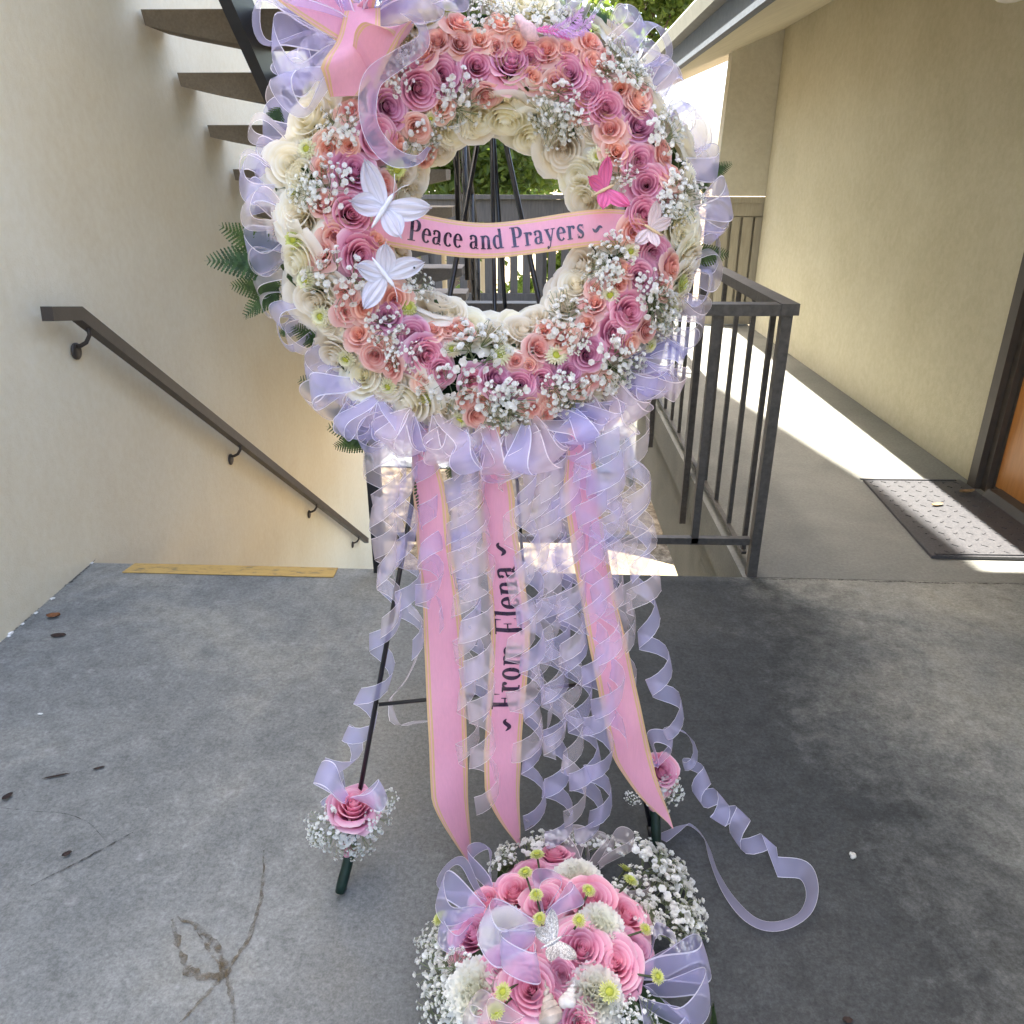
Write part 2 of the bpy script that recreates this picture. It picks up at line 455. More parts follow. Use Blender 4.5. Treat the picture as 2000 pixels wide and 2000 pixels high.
# lower ground and path
b = MB(); b.grid(2, 2, lambda i, j: (V((-300 + 600 * i, -300 + 600 * j, GZ)), .5))
structure(b.build('ground', 'mulch', origin=(0, 0, GZ)), 'dry mulch ground far below the landing')
b = MB(); b.prism([(-9, 13.0, GZ - .14), (1.4, 12.5, GZ - .14), (2.1, 12.9, GZ - .14), (9, 13.2, GZ - .14), (9, 15.4, GZ - .14), (-9, 15.4, GZ - .14)][::-1], (0, 0, .16))
structure(b.build('path', 'path'), 'pale concrete path dappled with sun below the railing')

# landing
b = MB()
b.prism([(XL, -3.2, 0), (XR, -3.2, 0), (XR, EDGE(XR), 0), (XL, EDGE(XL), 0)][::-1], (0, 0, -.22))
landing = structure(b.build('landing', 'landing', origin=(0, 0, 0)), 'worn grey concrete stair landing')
b = MB(); b.prism([(-1.675, EDGE(-1.675) - .085, .002), (-.80, EDGE(-.8) - .085, .002), (-.80, EDGE(-.8) - .004, .002), (-1.66, EDGE(-1.66) - .004, .002)], (0, 0, .003))
b.build('nosing_strip', 'nosing', landing)['label'] = 'faded yellow stripe along the stair edge'
# scratches, stains and the broken joint by the wall
def ribbon_flat(name, pts_px, w, mat, z=.0035, jag=.4, seed=1):
    r = random.Random(seed); P = spline([at_z(x, y, z) for x, y in pts_px], 6 * len(pts_px)); b = MB(); fr = frames(P)
    def fn(i, j):
        T, N, B = fr[i]; S = V((-T.y, T.x, 0)); k = w * (.5 + jag * (r.random() - .5)) * math.sin(math.pi * (i + .6) / (len(P) + .2)) ** .4
        return (P[i] + S * (k if j else -k), .5)
    b.grid(len(P), 2, fn); return b.build(name, mat, landing)
ribbon_flat('dried_stain', [(336, 1795), (345, 1830), (360, 1880), (375, 1900), (440, 1905), (420, 1850), (390, 1815), (345, 1790)], .014, 'stain', .0035, .9, 2)
ribbon_flat('dried_stain', [(515, 1660), (512, 1740), (490, 1820), (455, 1880), (410, 1935), (350, 1998)], .008, 'stain', .0040, .8, 3)
ribbon_flat('dried_stain', [(385, 1820), (430, 1885), (445, 1910), (455, 1960), (458, 2000)], .009, 'stain', .0045, .8, 4)
ribbon_flat('hairline_crack', [(0, 1577), (60, 1584), (120, 1588), (170, 1605), (205, 1640)], .0014, 'crack', .003, .8, 5)
ribbon_flat('hairline_crack', [(60, 1730), (140, 1690), (215, 1650), (260, 1625)], .005, 'crack', .003, .9, 6)
r_ = random.Random(4); jp = [(x, 1250 - .84 * x + r_.uniform(-3, 3)) for x in range(-40, 190, 12)]
ribbon_flat('joint_crack', jp, .009, 'crack', .003, 1.2, 7)
jp = [(x, 1129 + (x - 1465) * .023 + r_.uniform(-1.5, 1.5)) for x in range(1440, 2040, 22)]
ribbon_flat('joint_crack', jp, .006, 'crack', .0035, 1.2, 8)
for k in range(7):
    t = r_.random(); p = at_z(10 + 170 * t, 1242 - 146 * t + r_.uniform(2, 9), .004); b = MB(); b.ball(p, r_.uniform(.005, .012), 6, 4, sq=(1, 1.3, .5), rnd=.5); b.build('mortar_chip', 'chip', landing)

# right walkway slab
b = MB()
b.prism([(.86, EDGE(.86) + .008, -.002), (XR, EDGE(XR) + .008, -.002), (XR, 10.6, -.002), (.86, 10.6, -.002)][::-1], (0, 0, -.20))
b.prism([(.90, 2.95, -.21), (1.05, 2.95, -.21), (1.05, 10.6, -.21), (.90, 10.6, -.21)][::-1], (0, 0, -.55))
walkway = structure(b.build('walkway', ['walkway']), 'concrete walkway with a bright strip of sun')
b = MB(); b.prism([(-4, 9.15, -.2), (.85, 9.15, -.2), (.85, 10.6, -.2), (-4, 10.6, -.2)], (0, 0, .19))
structure(b.build('far_walkway', 'walkway'), 'far walkway at the foot of the upper stairs')

# left stucco wall: its top steps down so that the sun slips past it
prof = [(-3.2, 7.0), (3.2, 7.0), (3.3, 8.68), (5.7, 8.65), (6.6, 8.5), (8.6, 7.5)]
b = MB(); poly = [(XL, -3.2, GZ), (XL, 8.62, GZ)] + [(XL, y, z) for y, z in prof[::-1]]
b.prism(poly, (-.25, 0, 0))
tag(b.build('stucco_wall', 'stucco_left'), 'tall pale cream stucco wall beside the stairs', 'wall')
# right stucco wall with the door opening
DY0, DY1, DH = 2.60, 3.86, 2.12
b = MB()
b.prism([(XR, DY1, -.19), (XR, 8.62, -.19), (XR, 8.62, 3.3), (XR, DY1, 3.3)], (.2, 0, 0))
b.prism([(XR, DY0, DH), (XR, DY1, DH), (XR, DY1, 3.3), (XR, DY0, 3.3)], (.2, 0, 0))
b.prism([(XR, -3.2, -.19), (XR, DY0, -.19), (XR, DY0, 3.3), (XR, -3.2, 3.3)], (.2, 0, 0))
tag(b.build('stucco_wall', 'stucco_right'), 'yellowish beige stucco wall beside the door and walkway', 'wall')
# end wall above the slatted panel
b = MB(); xe0 = at_y(1397, 360, 8.66).x
b.prism([(xe0, 8.63, 1.30), (XR + 1.0, 8.63, 1.30), (XR + 1.0, 8.63, 3.2), (xe0 + .06, 8.63, 3.2)], (0, .16, 0))
tag(b.build('stucco_wall', 'stucco_pale'), 'short grey stucco wall piece at the far end of the walkway', 'wall')
# slatted panel under it
t = thing('slatted_panel', 'beige wooden slatted panel at the far end of the walkway', 'panel', (2.0, 8.63, 0))
b = MB(); b.box((xe0 + .75, 8.70, 1.262), (1.7, .14, .055)); b.build('cap_rail', 'panel', t)
b = MB(); b.box((xe0 + .75, 8.70, .06), (1.6, .07, .10)); b.build('bottom_rail', 'panel', t)
b = MB(); b.box((xe0 + .75, 8.70, 1.17), (1.6, .07, .125)); b.build('top_rail', 'panel', t)
b = MB(); b.box((xe0 + .75, 8.745, .66), (1.6, .015, 1.1)); b.build('backing_board', 'panel', t)
for k in range(9):
    b = MB(); x = xe0 + .02 + k * .118; b.box((x, 8.70, .61), (.085 if k not in (3,) else .10, .045 if k % 2 else .03, .98)); b.build('slat', 'panel', t)

# roof over the walkway
t = thing('walkway_roof', 'eave with dark fascia and grey gutter over the walkway', 'roof', (1.6, 5, 2.3))
b = MB(); b.prism([(1.17, -3, 2.30), (XR, -3, 2.76), (XR, -3, 2.82), (1.17, -3, 2.36)], (0, 13.6, 0)); b.build('soffit', 'soffit', t)
b = MB(); b.prism([(1.12, -3, 2.285), (1.168, -3, 2.285), (1.168, -3, 2.46), (1.12, -3, 2.46)], (0, 13.6, 0)); b.build('fascia', 'fascia', t)
b = MB(); b.prism([(1.06, -3, 2.46), (1.165, -3, 2.43), (1.165, -3, 2.56), (1.05, -3, 2.57), (1.04, -3, 2.55)], (0, 13.6, 0)); b.build('gutter', 'gutter', t)
b = MB(); b.prism([(1.10, -3, 2.575), (XR + .3, -3, 3.10), (XR + .3, -3, 3.14), (1.10, -3, 2.60)], (0, 13.6, 0)); b.build('roof_deck', 'shingle', t)
# unseen slab added over the near end of the walkway to shade the landing
b = MB(); b.prism([(-.35, 1.9, 3.25), (1.9, 1.9, 3.25), (1.9, 3.97, 3.25), (-.35, 3.97, 3.25)][::-1], (0, 0, .18))
structure(b.build('shade_slab', 'soffit'), 'unseen slab added overhead to keep sun off the landing')

# door, frame, threshold
t = thing('door', 'orange brown wooden door in a dark frame', 'door', (XR, 3.2, 0))
b = MB()
b.prism([(XR - .035, DY1 - .005, 0), (XR - .035, DY1 + .065, 0), (XR + .0, DY1 + .065, 0), (XR + .0, DY1 - .005, 0)][::-1], (0, 0, DH + .09))
b.prism([(XR - .02, DY1 + .065, 0), (XR - .02, DY1 + .085, 0), (XR, DY1 + .085, 0), (XR, DY1 + .065, 0)][::-1], (0, 0, DH + .1))
b.prism([(XR - .001, DY1 - .05, 0), (XR - .001, DY1 - .001, 0), (XR + .14, DY1 - .001, 0), (XR + .14, DY1 - .05, 0)][::-1], (0, 0, DH))
b.prism([(XR + .03, DY1 - .07, 0), (XR + .03, DY1 - .05, 0), (XR + .14, DY1 - .05, 0), (XR + .14, DY1 - .07, 0)][::-1], (0, 0, DH))
b.box((XR - .018, 3.2, DH + .047), (.035, 1.25, .09)); b.box((XR - .018, DY0 - .04, 1.05), (.035, .09, 2.1))
b.build('door_frame', 'door_frame', t)
b = MB(); b.box((XR + .055, (DY0 + DY1) / 2 - .05, 1.07), (.045, DY1 - DY0 - .02, 2.06)); b.build('door_leaf', 'door', t)
b = MB(); b.prism([(XR - .06, DY0, .0), (XR + .2, DY0, .0), (XR + .2, DY0, .045), (XR - .03, DY0, .045)], (0, DY1 - DY0 - .12, 0)); b.build('threshold', 'door_frame', t)
b = MB(); b.tube([(XR + .06, 2.75, 1.0), (XR - .01, 2.75, 1.0), (XR - .01, 2.87, 1.0)], .011, 10); b.build('door_handle', 'lamp', t, True)

# doormat with raised diamond pattern
t = thing('doormat', 'black rubber doormat with a raised pattern, half in sun', 'doormat', (1.98, 3.5, 0))
b = MB(); b.prism([(1.70, 3.03, .002), (2.27, 3.02, .002), (2.27, 3.95, .002), (1.76, 3.95, .002)], (0, 0, .012)); b.build('mat_base', 'rubber', t)
b = MB()
for i in range(8):
    for j in range(14):
        x, y = 1.775 + i * .063 + (j % 2) * .0, 3.07 + j * .064
        R = Matrix.Rotation(rad(45 if (i + j) % 2 else -45), 3, 'Z'); b.box((x + .01, y, .0155), (.026, .008, .003), R)
for (a, c, w, l) in (((2.0), 3.045, .54, .02), ((2.0), 3.935, .50, .02)):
    b.box((1.99, c, .0165), (w, .014, .006))
b.build('raised_pattern', 'rubber', t)['kind'] = 'stuff'

# wall lamp
lp = at_x(1975, -8, XR - .14)
t = thing('wall_lamp', 'small round metal wall lamp high above the door', 'lamp', lp)
b = MB(); b.tube([lp + V((.14, 0, .02)), lp + V((.0, 0, .03))], .012, 8); b.tube([lp + V((.14, 0, .02)), lp + V((.125, 0, .02))], .05, 16); b.build('bracket', 'lamp', t, True)
b = MB(); b.tube([lp + V((0, 0, .10)), lp + V((0, 0, .05)), lp + V((0, 0, .0))], [.03, .07, .085], 20, cap=True); b.build('lamp_shade', 'lamp', t, True)
b = MB(); b.ball(lp + V((0, 0, -.002)), .07, 16, 8, sq=(1, 1, .35)); b.build('lamp_lens', 'lamp_glass', t, True)

# handrail on the left wall
A, B_ = at_x(150, 612, XL + .075), at_x(716, 1056, XL + .075)
A0 = at_x(92, 613, XL + .075)
t = thing('wall_handrail', 'dark brown metal handrail sloping down the left wall', 'handrail', (XL, 4, 0))
def rail_run(bb, pts, w, h):
    P = [V(p) for p in pts]; ids = []
    for i, p in enumerate(P):
        d = []
        if i: d.append((P[i] - P[i - 1]).normalized())
        if i < len(P) - 1: d.append((P[i + 1] - P[i]).normalized())
        T = sum(d, V()).normalized(); up = V((1, 0, 0)).cross(T)
        if up.z < 0: up = -up
        k = 1 / max(.6, T.dot(d[0]))
        ids.append([bb.vert(p + V((1, 0, 0)) * a * w / 2 + up * c * h / 2 * k) for a, c in ((-1, -1), (1, -1), (1, 1), (-1, 1))])
    for a, c in zip(ids, ids[1:]):
        for k in range(4): bb.face((a[k], a[(k + 1) % 4], c[(k + 1) % 4], c[k]))
    bb.face(ids[0][::-1]); bb.face(ids[-1])
b = MB(); rail_run(b, [A0, A, B_], .045, .052); b.build('rail', 'handrail', t)
sl = (B_ - A).normalized()
for px in (168, 467, 617, 700):
    q = A + (B_ - A) * ((px - 150) / 566) if px > 168 else A + sl * .04
    # find the point on the rail nearest to that column of the picture
    best = min((abs(px - (1000 + F_PX * ((A + (B_ - A) * k / 400) - CAM).dot(RIGHT) / ((A + (B_ - A) * k / 400) - CAM).dot(FWD))), k) for k in range(401))[1]
    q = A + (B_ - A) * best / 400
    b = MB(); w = V((XL + .004, q.y, q.z - .12))
    b.tube([q + V((0, 0, -.02)), q + V((0, 0, -.055)), q + V((-.02, 0, -.085)), q + V((-.045, 0, -.098)), w + V((.01, 0, .02))], .0085, 8)
    br = b.build('bracket', 'handrail', t, True)
    b = MB(); b.tube([w, w + V((.006, 0, 0)), w + V((.012, 0, 0))], [.034, .034, .022], 18); b.build('plate', 'handrail', br, True)

# upper stair flight: boat-shaped treads on two steel beams
t = thing('upper_staircase', 'open staircase of brown boat-shaped treads on black steel beams', 'staircase', (-1.2, 6, 0))
RISE, RUN, Y0, Z0 = .2235, .3105, 5.12, 1.53       # tread with top 1.53 has its front edge at 5.12
def tread_mesh(far):
    bb = MB(); L0, L1, th, d = XL + .02, -.54, .055, .30; xm = (L0 + L1) / 2
    xs = [L0, L0 + .12, xm - .30, xm - .22, xm + .22, xm + .30, L1 - .12, L1]
    bot = [-.06, -.085, -.125, -.135, -.135, -.125, -.085, -.06]
    ids = []
    for x, z in zip(xs, bot):
        ids.append([bb.vert((x - xm, 0, 0)), bb.vert((x - xm, d, 0)), bb.vert((x - xm, d * .93, z)), bb.vert((x - xm, d * .07, z))])
    for a, c in zip(ids, ids[1:]):
        for k in range(4): bb.face((a[k], c[k], c[(k + 1) % 4], a[(k + 1) % 4]))
    bb.face(ids[0]); bb.face(ids[-1][::-1])
    return bb.mesh('tread', ['tread_far' if far else 'tread'], False), xm
tm, xm = tread_mesh(False)
tf, _ = tread_mesh(True)
for k in range(-6, 7):
    z = Z0 - RISE * k; y = Y0 + RUN * k
    link('tread', tf if k > 1 else tm, t, Matrix.Translation((xm, y, z)))
for xx in (xm - .16, xm + .13):
    y0, y1 = Y0 - 6 * RUN + .15, Y0 + 7.1 * RUN + .15
    z0, z1 = Z0 + 6 * RISE - .135, Z0 - 7.1 * RISE - .125
    b = MB(); b.prism([(xx, y0, z0), (xx, y1, z1), (xx, y1, z1 - .24), (xx, y0, z0 - .24)], (.055, 0, 0)); b.build('stringer', 'beam', t)
for k in (-5, -3, -1, 1, 3, 5, 7):
    z = Z0 - RISE * k; y = Y0 + RUN * k + .15
    b = MB(); b.tube([(-.515, y, z - .1), (-.515, y, z + .95)], .018, 8); b.build('post', 'black', t, True)
for j in range(6):
    h = .12 + j * .145
    b = MB(); k0, k1 = -5, 7
    b.tube([(-.515, Y0 + RUN * k0 + .15, Z0 - RISE * k0 + h), (-.515, Y0 + RUN * k1 + .15, Z0 - RISE * k1 + h)], .004, 6); b.build('cable', 'black', t, True)
b = MB(); b.tube([(-.515, Y0 + RUN * -5 + .15, Z0 + RISE * 5 + .96), (-.515, Y0 + RUN * 7 + .15, Z0 - RISE * 7 + .96)], .022, 10); b.build('guard_rail', 'black', t, True)
# handrail of the upper flight on the wall
t = thing('upper_wall_handrail', 'black wall handrail with round plates above the upper stairs', 'handrail', (XL, 5, 2))
hp = at_x(505, 126, XL + .005)
dirn = V((0, RUN, -RISE)).normalized(); q = hp + V((.07, 0, .1))
b = MB(); b.bar(q - dirn * 2.2, q + dirn * 3.4, .04, .045); b.build('rail', 'black', t)
for s in (-1.6, 0, 1.6):
    b = MB(); w = hp + dirn * s; b.tube([w + V((.01, 0, 0)), w + V((.06, 0, .0)), w + V((.07, 0, .08))], .008, 8); br = b.build('bracket', 'black', t, True)
    b = MB(); b.tube([w, w + V((.006, 0, 0)), w + V((.012, 0, 0))], [.036, .036, .022], 18); b.build('plate', 'black', br, True)

# lower flight going down from the landing
t = thing('lower_staircase', 'lower flight of concrete steps going down from the yellow stripe', 'staircase', (-1.2, 4.4, GZ))
for k in range(1, 14):
    link('tread', tf, t, Matrix.Translation((xm, 2.60 + RUN * k, -RISE * k)))
for xx in (xm - .16, xm + .13):
    b = MB(); b.prism([(xx, 3.1, -.38), (xx, 2.6 + RUN * 14, -RISE * 14 - .1), (xx, 2.6 + RUN * 14, -RISE * 14 - .3), (xx, 3.1, -.62)], (.055, 0, 0)); b.build('stringer', 'beam', t)

# guard railing around the stair opening
TOPZ = 1.045
t = thing('guard_railing', 'dark grey metal guard railing at the corner of the walkway', 'railing', (.88, 2.85, 0))
cx, cy = .895, EDGE(.88) + .02
b = MB(); b.box((cx, cy, TOPZ / 2 - .022), (.038, .038, TOPZ + .044)); b.build('corner_post', 'rail', t)
b = MB(); b.prism([(cx - .030, cy - .032, TOPZ), (cx + .035, cy - .032, TOPZ), (cx + .035, 10.4, TOPZ), (cx - .030, 10.4, TOPZ)], (0, 0, .040)); b.build('top_rail', 'rail', t)
b = MB(); b.prism([(-.62, cy - .034, TOPZ - .002), (cx - .032, cy - .034, TOPZ - .002), (cx - .032, cy + .03, TOPZ - .002), (-.62, cy + .03, TOPZ - .002)], (0, 0, .040)); b.build('top_rail', 'rail', t)
b = MB(); b.box((.12, cy, .155), (1.5, .028, .028)); b.build('bottom_rail', 'rail', t)
b = MB(); b.box((-.62, cy, .35), (.05, .05, 1.38)); b.build('post', 'black', t)
for px in (1357,):
    p = at_y(px, 1040, cy); b = MB(); b.box((p.x, cy, TOPZ / 2 + .07), (.028, .028, TOPZ - .15)); b.build('baluster', 'rail', t)
b = MB(); b.box((cx - .012, 6.7, .055), (.02, 7.5, .012)); b.build('bottom_rail', 'rail', t)
k = 0; y = cy + .125
while y < 10.2:
    big = k % 5 == 4
    b = MB()
    if big: b.box((cx - .05, y, (TOPZ - .30) / 2), (.034, .034, TOPZ + .30))
    else: b.box((cx - .008, y, .06 + (TOPZ - .06) / 2), (.019, .019, TOPZ - .06))
    b.build('post' if big else 'baluster', 'rail', t)
    y += .268; k += 1

# far wooden balustrade
t = thing('far_balustrade', 'grey wooden balustrade with upright slats seen through the wreath', 'balustrade', (-.5, 10.5, 0))
FY = 10.5
b = MB(); b.box((-.8, FY, 1.245), (5.0, .16, .05)); b.build('cap_rail', 'fence', t)
b = MB(); b.box((-.8, FY, 1.085), (5.0, .07, .26)); b.build('top_rail', 'fence', t)
b = MB(); b.box((-.8, FY, .03), (5.0, .08, .10)); b.build('bottom_rail', 'fence', t)
b = MB(); b.box((-.8, FY - .1, -.06), (5.0, .05, .06)); b.build('trim', 'fascia', t)
x = -3.2
while x < 1.6:
    b = MB(); b.box((x, FY, .52), (.095, .04, .90)); b.build('slat', 'fence', t); x += .163
for x in (-1.35, .1, 1.5):
    b = MB(); b.box((x, FY + .06, .45), (.11, .09, 1.3)); b.build('post', 'fence', t)

# things on the ground below
A_, B2 = at_z(1262, 948, GZ), at_z(1334, 1092, GZ)
t = tag((lambda bb: (bb.bar(A_ + V((0, 0, .05)), B2 + V((0, 0, .05)), .10, .10), bb.build('timber_edging', 'timber'))[1])(MB()), 'pale timber edging board lying in the mulch below', 'edging')
b = MB(); q = [at_z(x, y, -2.2) for x, y in ((985, 1045), (1130, 1062), (1255, 1088), (1352, 1113), (1390, 1150), (985, 1160))]
b.prism(q[::-1], (0, 0, -.95)); tag(b.build('low_wall', 'cream_slab'), 'sunny cream low wall just below the landing', 'wall')
# house beyond the balustrade
t = thing('far_house', 'brown sided house with cream trim beyond the balustrade', 'house', (-4.6, 17.2, GZ))
b = MB(); b.box((-5.2, 18.2, GZ + 2.1), (8.6, 2.0, 4.2)); b.build('wall', 'house_cream', t)
for k in range(15):
    b = MB(); R = Matrix.Rotation(rad(-5), 3, 'X'); b.box((-3.35, 17.17, GZ + 2.35 + k * .15), (2.3, .03, .16), R); b.build('siding_board', 'siding', t)
for x in (-4.62, -2.08):
    b = MB(); b.box((x, 17.14, GZ + 2.1), (.16, .1, 4.2)); b.build('corner_trim', 'house_cream', t)
b = MB(); b.prism([(-9.9, 16.7, GZ + 4.2), (-.6, 16.7, GZ + 4.2), (-.6, 19.7, GZ + 4.2), (-9.9, 19.7, GZ + 4.2)], (0, 0, .12)); b.build('roof', 'shingle', t)
for x in (-6.3, -1.5):
    b = MB(); b.box((x, 17.18, GZ + 2.9), (.75, .08, 1.2)); w = b.build('window', 'house_cream', t)
    b = MB(); b.box((x, 17.13, GZ + 2.9), (.6, .03, 1.05)); b.build('pane', 'glass', w)

# trees and shrub
def leaves(bb, centre, radii, n, size, rnd, clumps=40, gap=0.0):
    cs = []
    for _ in range(clumps):
        while True:
            p = V((rnd.uniform(-1, 1), rnd.uniform(-1, 1), rnd.uniform(-1, 1)))
            if .25 < p.length < 1: break
        cs.append((V((p.x * radii[0], p.y * radii[1], p.z * radii[2])) + V(centre), rnd.uniform(.5, 1.2), rnd.random()))
    cr = min(radii) * .34
    for _ in range(n):
        c, k, tone = rnd.choice(cs)
        p = c + V((rnd.gauss(0, 1), rnd.gauss(0, 1), rnd.gauss(0, .8))) * cr * k * .5
        a = V((rnd.gauss(0, 1), rnd.gauss(0, 1), rnd.gauss(-.5, .7))).normalized()
        w = a.cross(V((rnd.gauss(0, 1), rnd.gauss(0, 1), rnd.gauss(0, 1)))).normalized()
        s = size * rnd.uniform(.6, 1.25); t_ = min(1, max(0, tone * .6 + rnd.random() * .4))
        nn = a.cross(w) * s * .12
        i = [bb.vert(p, t_), bb.vert(p + a * s * .5 + w * s * .28 + nn, t_), bb.vert(p + a * s, t_), bb.vert(p + a * s * .5 - w * s * .28 + nn, t_)]
        bb.face(i)
    return cs
def tree(label, base, trunk_h, centre, radii, n, size, seed, mat='leaf', clumps=40, name='leafy_tree'):
    rnd = random.Random(seed); base, centre = V(base), V(centre)
    t = thing(name, label, 'tree', base, 'trees beyond the balustrade')
    bb = MB(); cs = leaves(bb, centre, radii, n, size, rnd, clumps); bb.build('crown', mat, t)
    bb = MB(); top = base + V((0, 0, trunk_h))
    bb.tube(spline([base, base.lerp(top, .5) + V((rnd.uniform(-.15, .15), 0, 0)), top, centre], 10), [.17, .165, .16, .15, .14, .13, .12, .10, .07, .04], 9)
    for c, _, _ in cs[:14]:
        s = top.lerp(centre, rnd.uniform(0, .9)); m = s.lerp(c, .5) + V((0, 0, rnd.uniform(-.2, .3)))
        bb.tube(spline([s, m, c], 6), [.06, .05, .04, .03, .02, .01], 6, cap=False)
    bb.build('trunk', 'bark', t, True)
tree('broad dark green tree seen through the wreath opening', (-1.2, 14.6, GZ), 3.6, (-1.3, 14.4, 2.9), (2.6, 2.2, 2.3), 26000, .17, 21, clumps=70)
tree('taller leafy tree above the eave at the right', (1.5, 17.0, GZ), 5.2, (2.2, 17.0, 5.05), (1.3, 1.8, 1.25), 8000, .18, 22, clumps=42)
tree('unseen high leafy tree added beyond the stairs to shade the balustrade', (-5.4, 13.6, GZ), 5.5, (-4.6, 13.4, 7.0), (3.4, 3.0, 2.4), 12000, .22, 23, clumps=50)  # crown out of view, added to cast shade on the balustrade
rn = random.Random(31)
t = thing('sunlit_shrub', 'bright yellow green shrub behind the balustrade slats', 'shrub', (.4, 12.6, GZ))
b = MB(); leaves(b, (.35, 12.6, -.4), (1.25, .7, 1.7), 9000, .12, rn, 40); b.build('crown', 'leaf_bright', t)
b = MB()
for k in range(5): b.tube(spline([(.4 + k * .05, 12.6, GZ), (.4 + (k - 2) * .2, 12.6, -1.6), (.4 + (k - 2) * .4, 12.5, -.2)], 6), [.05, .04, .035, .03, .02, .01], 6)
b.build('trunk', 'bark', t, True)

# ================================================================== FLOWER KIT (unit radius, axis +Z)
def add_petal(bb, phi, W, rb, rt, zb, zt, curl, spiral, rnd, nu=9, nv=7, t0=0., t1=1., wav=.03, m=0, point=0.0):
    w1, w2, w3 = rnd.uniform(0, 6), rnd.uniform(0, 6), rnd.uniform(-.5, .5)
    def fn(i, j):
        u = -1 + 2 * i / (nu - 1); t = j / (nv - 1)
        te = min(1.0, max(0.0, t * (1 - .20 * abs(u) ** 3.0 + point * (1 - abs(u)) ** 2)))
        a = phi + u * W * (.30 + .70 * math.sin(math.pi / 2 * min(1, t * 1.25)))
        r = rb + (rt - rb) * (1 - (1 - te) ** 1.7) + spiral * u * te
        z = zb + (zt - zb) * te ** .92
        c = max(0, te - .72) / .28
        r += curl * .30 * c * c; z -= curl * .34 * c * c
        r += wav * math.sin(3 * u + w1) * te * te; z += wav * math.sin(4 * u + w2) * te * te + w3 * wav * te
        tt = t0 + (t1 - t0) * (.55 * te + .45 * te ** 6)
        return (V((r * math.cos(a), r * math.sin(a), z)), max(0, min(1, tt)))
    bb.grid(nu, nv, fn, m)
def rose_meshes(kind, mat, seed, openness=1.0):
    rnd = random.Random(seed)
    heart = MB()
    # rolled centre
    n = 60
    turns = rnd.uniform(2.3, 2.8)
    def roll(i, j):
        s = i / (n - 1); a = s * turns * 2 * math.pi; r = .02 + .20 * s; t = j / 5
        q = r * (.72 + .28 * t) + .012 * t ** 3
        return (V((q * math.cos(a), q * math.sin(a), -.35 + .82 * t * (1 - .02 * s) + .015 * math.sin(5 * a))),   .18 + .62 * t ** 3)
    heart.grid(n, 6, roll)
    ph = rnd.uniform(0, 6)
    for k in range(11):
        R = .245 + .052 * k + .0006 * k * k; zt = .50 - .0016 * k * k; W = 1.5 - .035 * k
        add_petal(heart, ph + k * 2.25 + rnd.uniform(-.15, .15), W, .10 + .01 * k, R, -.5, zt + rnd.uniform(-.015, .015), .06 + .035 * k, .055, rnd, 11, 8, .10, .92 + .006 * k, .012 + .001 * k)
    outer = MB(); ph += 1.0
    rows = [(4, .93 * openness, .27, 1.15, .50), (5, 1.06 * openness, .05, 1.0, .85)]
    for ri, (cnt, R, zt, W, curl) in enumerate(rows):
        for k in range(cnt):
            add_petal(outer, ph + k * 2 * math.pi / cnt + rnd.uniform(-.25, .25) + ri * .6, W * rnd.uniform(.85, 1.12), .18, R * rnd.uniform(.86, 1.1), -.62, zt + rnd.uniform(-.12, .10), curl * rnd.uniform(.4, 1.6), .05, rnd, 9, 8, .10, 1., .065, 0, .10)
    dx, dy = rnd.uniform(-.10, .10), rnd.uniform(-.10, .10)
    for mb in (heart, outer):
        mb.v = [(x + dx * max(0, z + .5) * (1 - min(1, math.hypot(x, y))), y + dy * max(0, z + .5) * (1 - min(1, math.hypot(x, y))), z) for x, y, z in mb.v]
    # calyx and neck
    outer.tube([(0, 0, -.95), (0, 0, -.72), (0, 0, -.58)], [.10, .14, .28], 8, 1, False)
    for k in range(5):
        a = k * 2 * math.pi / 5
        p = [V((.24 * math.cos(a + d), .24 * math.sin(a + d), -.62)) for d in (-.35, .35)] + [V((.62 * math.cos(a), .62 * math.sin(a), -.50))]
        outer.face([outer.vert(x) for x in p], 1)
    return outer.mesh('rose', [mat, 'rose_leaf']), heart.mesh('rose_heart', [mat])
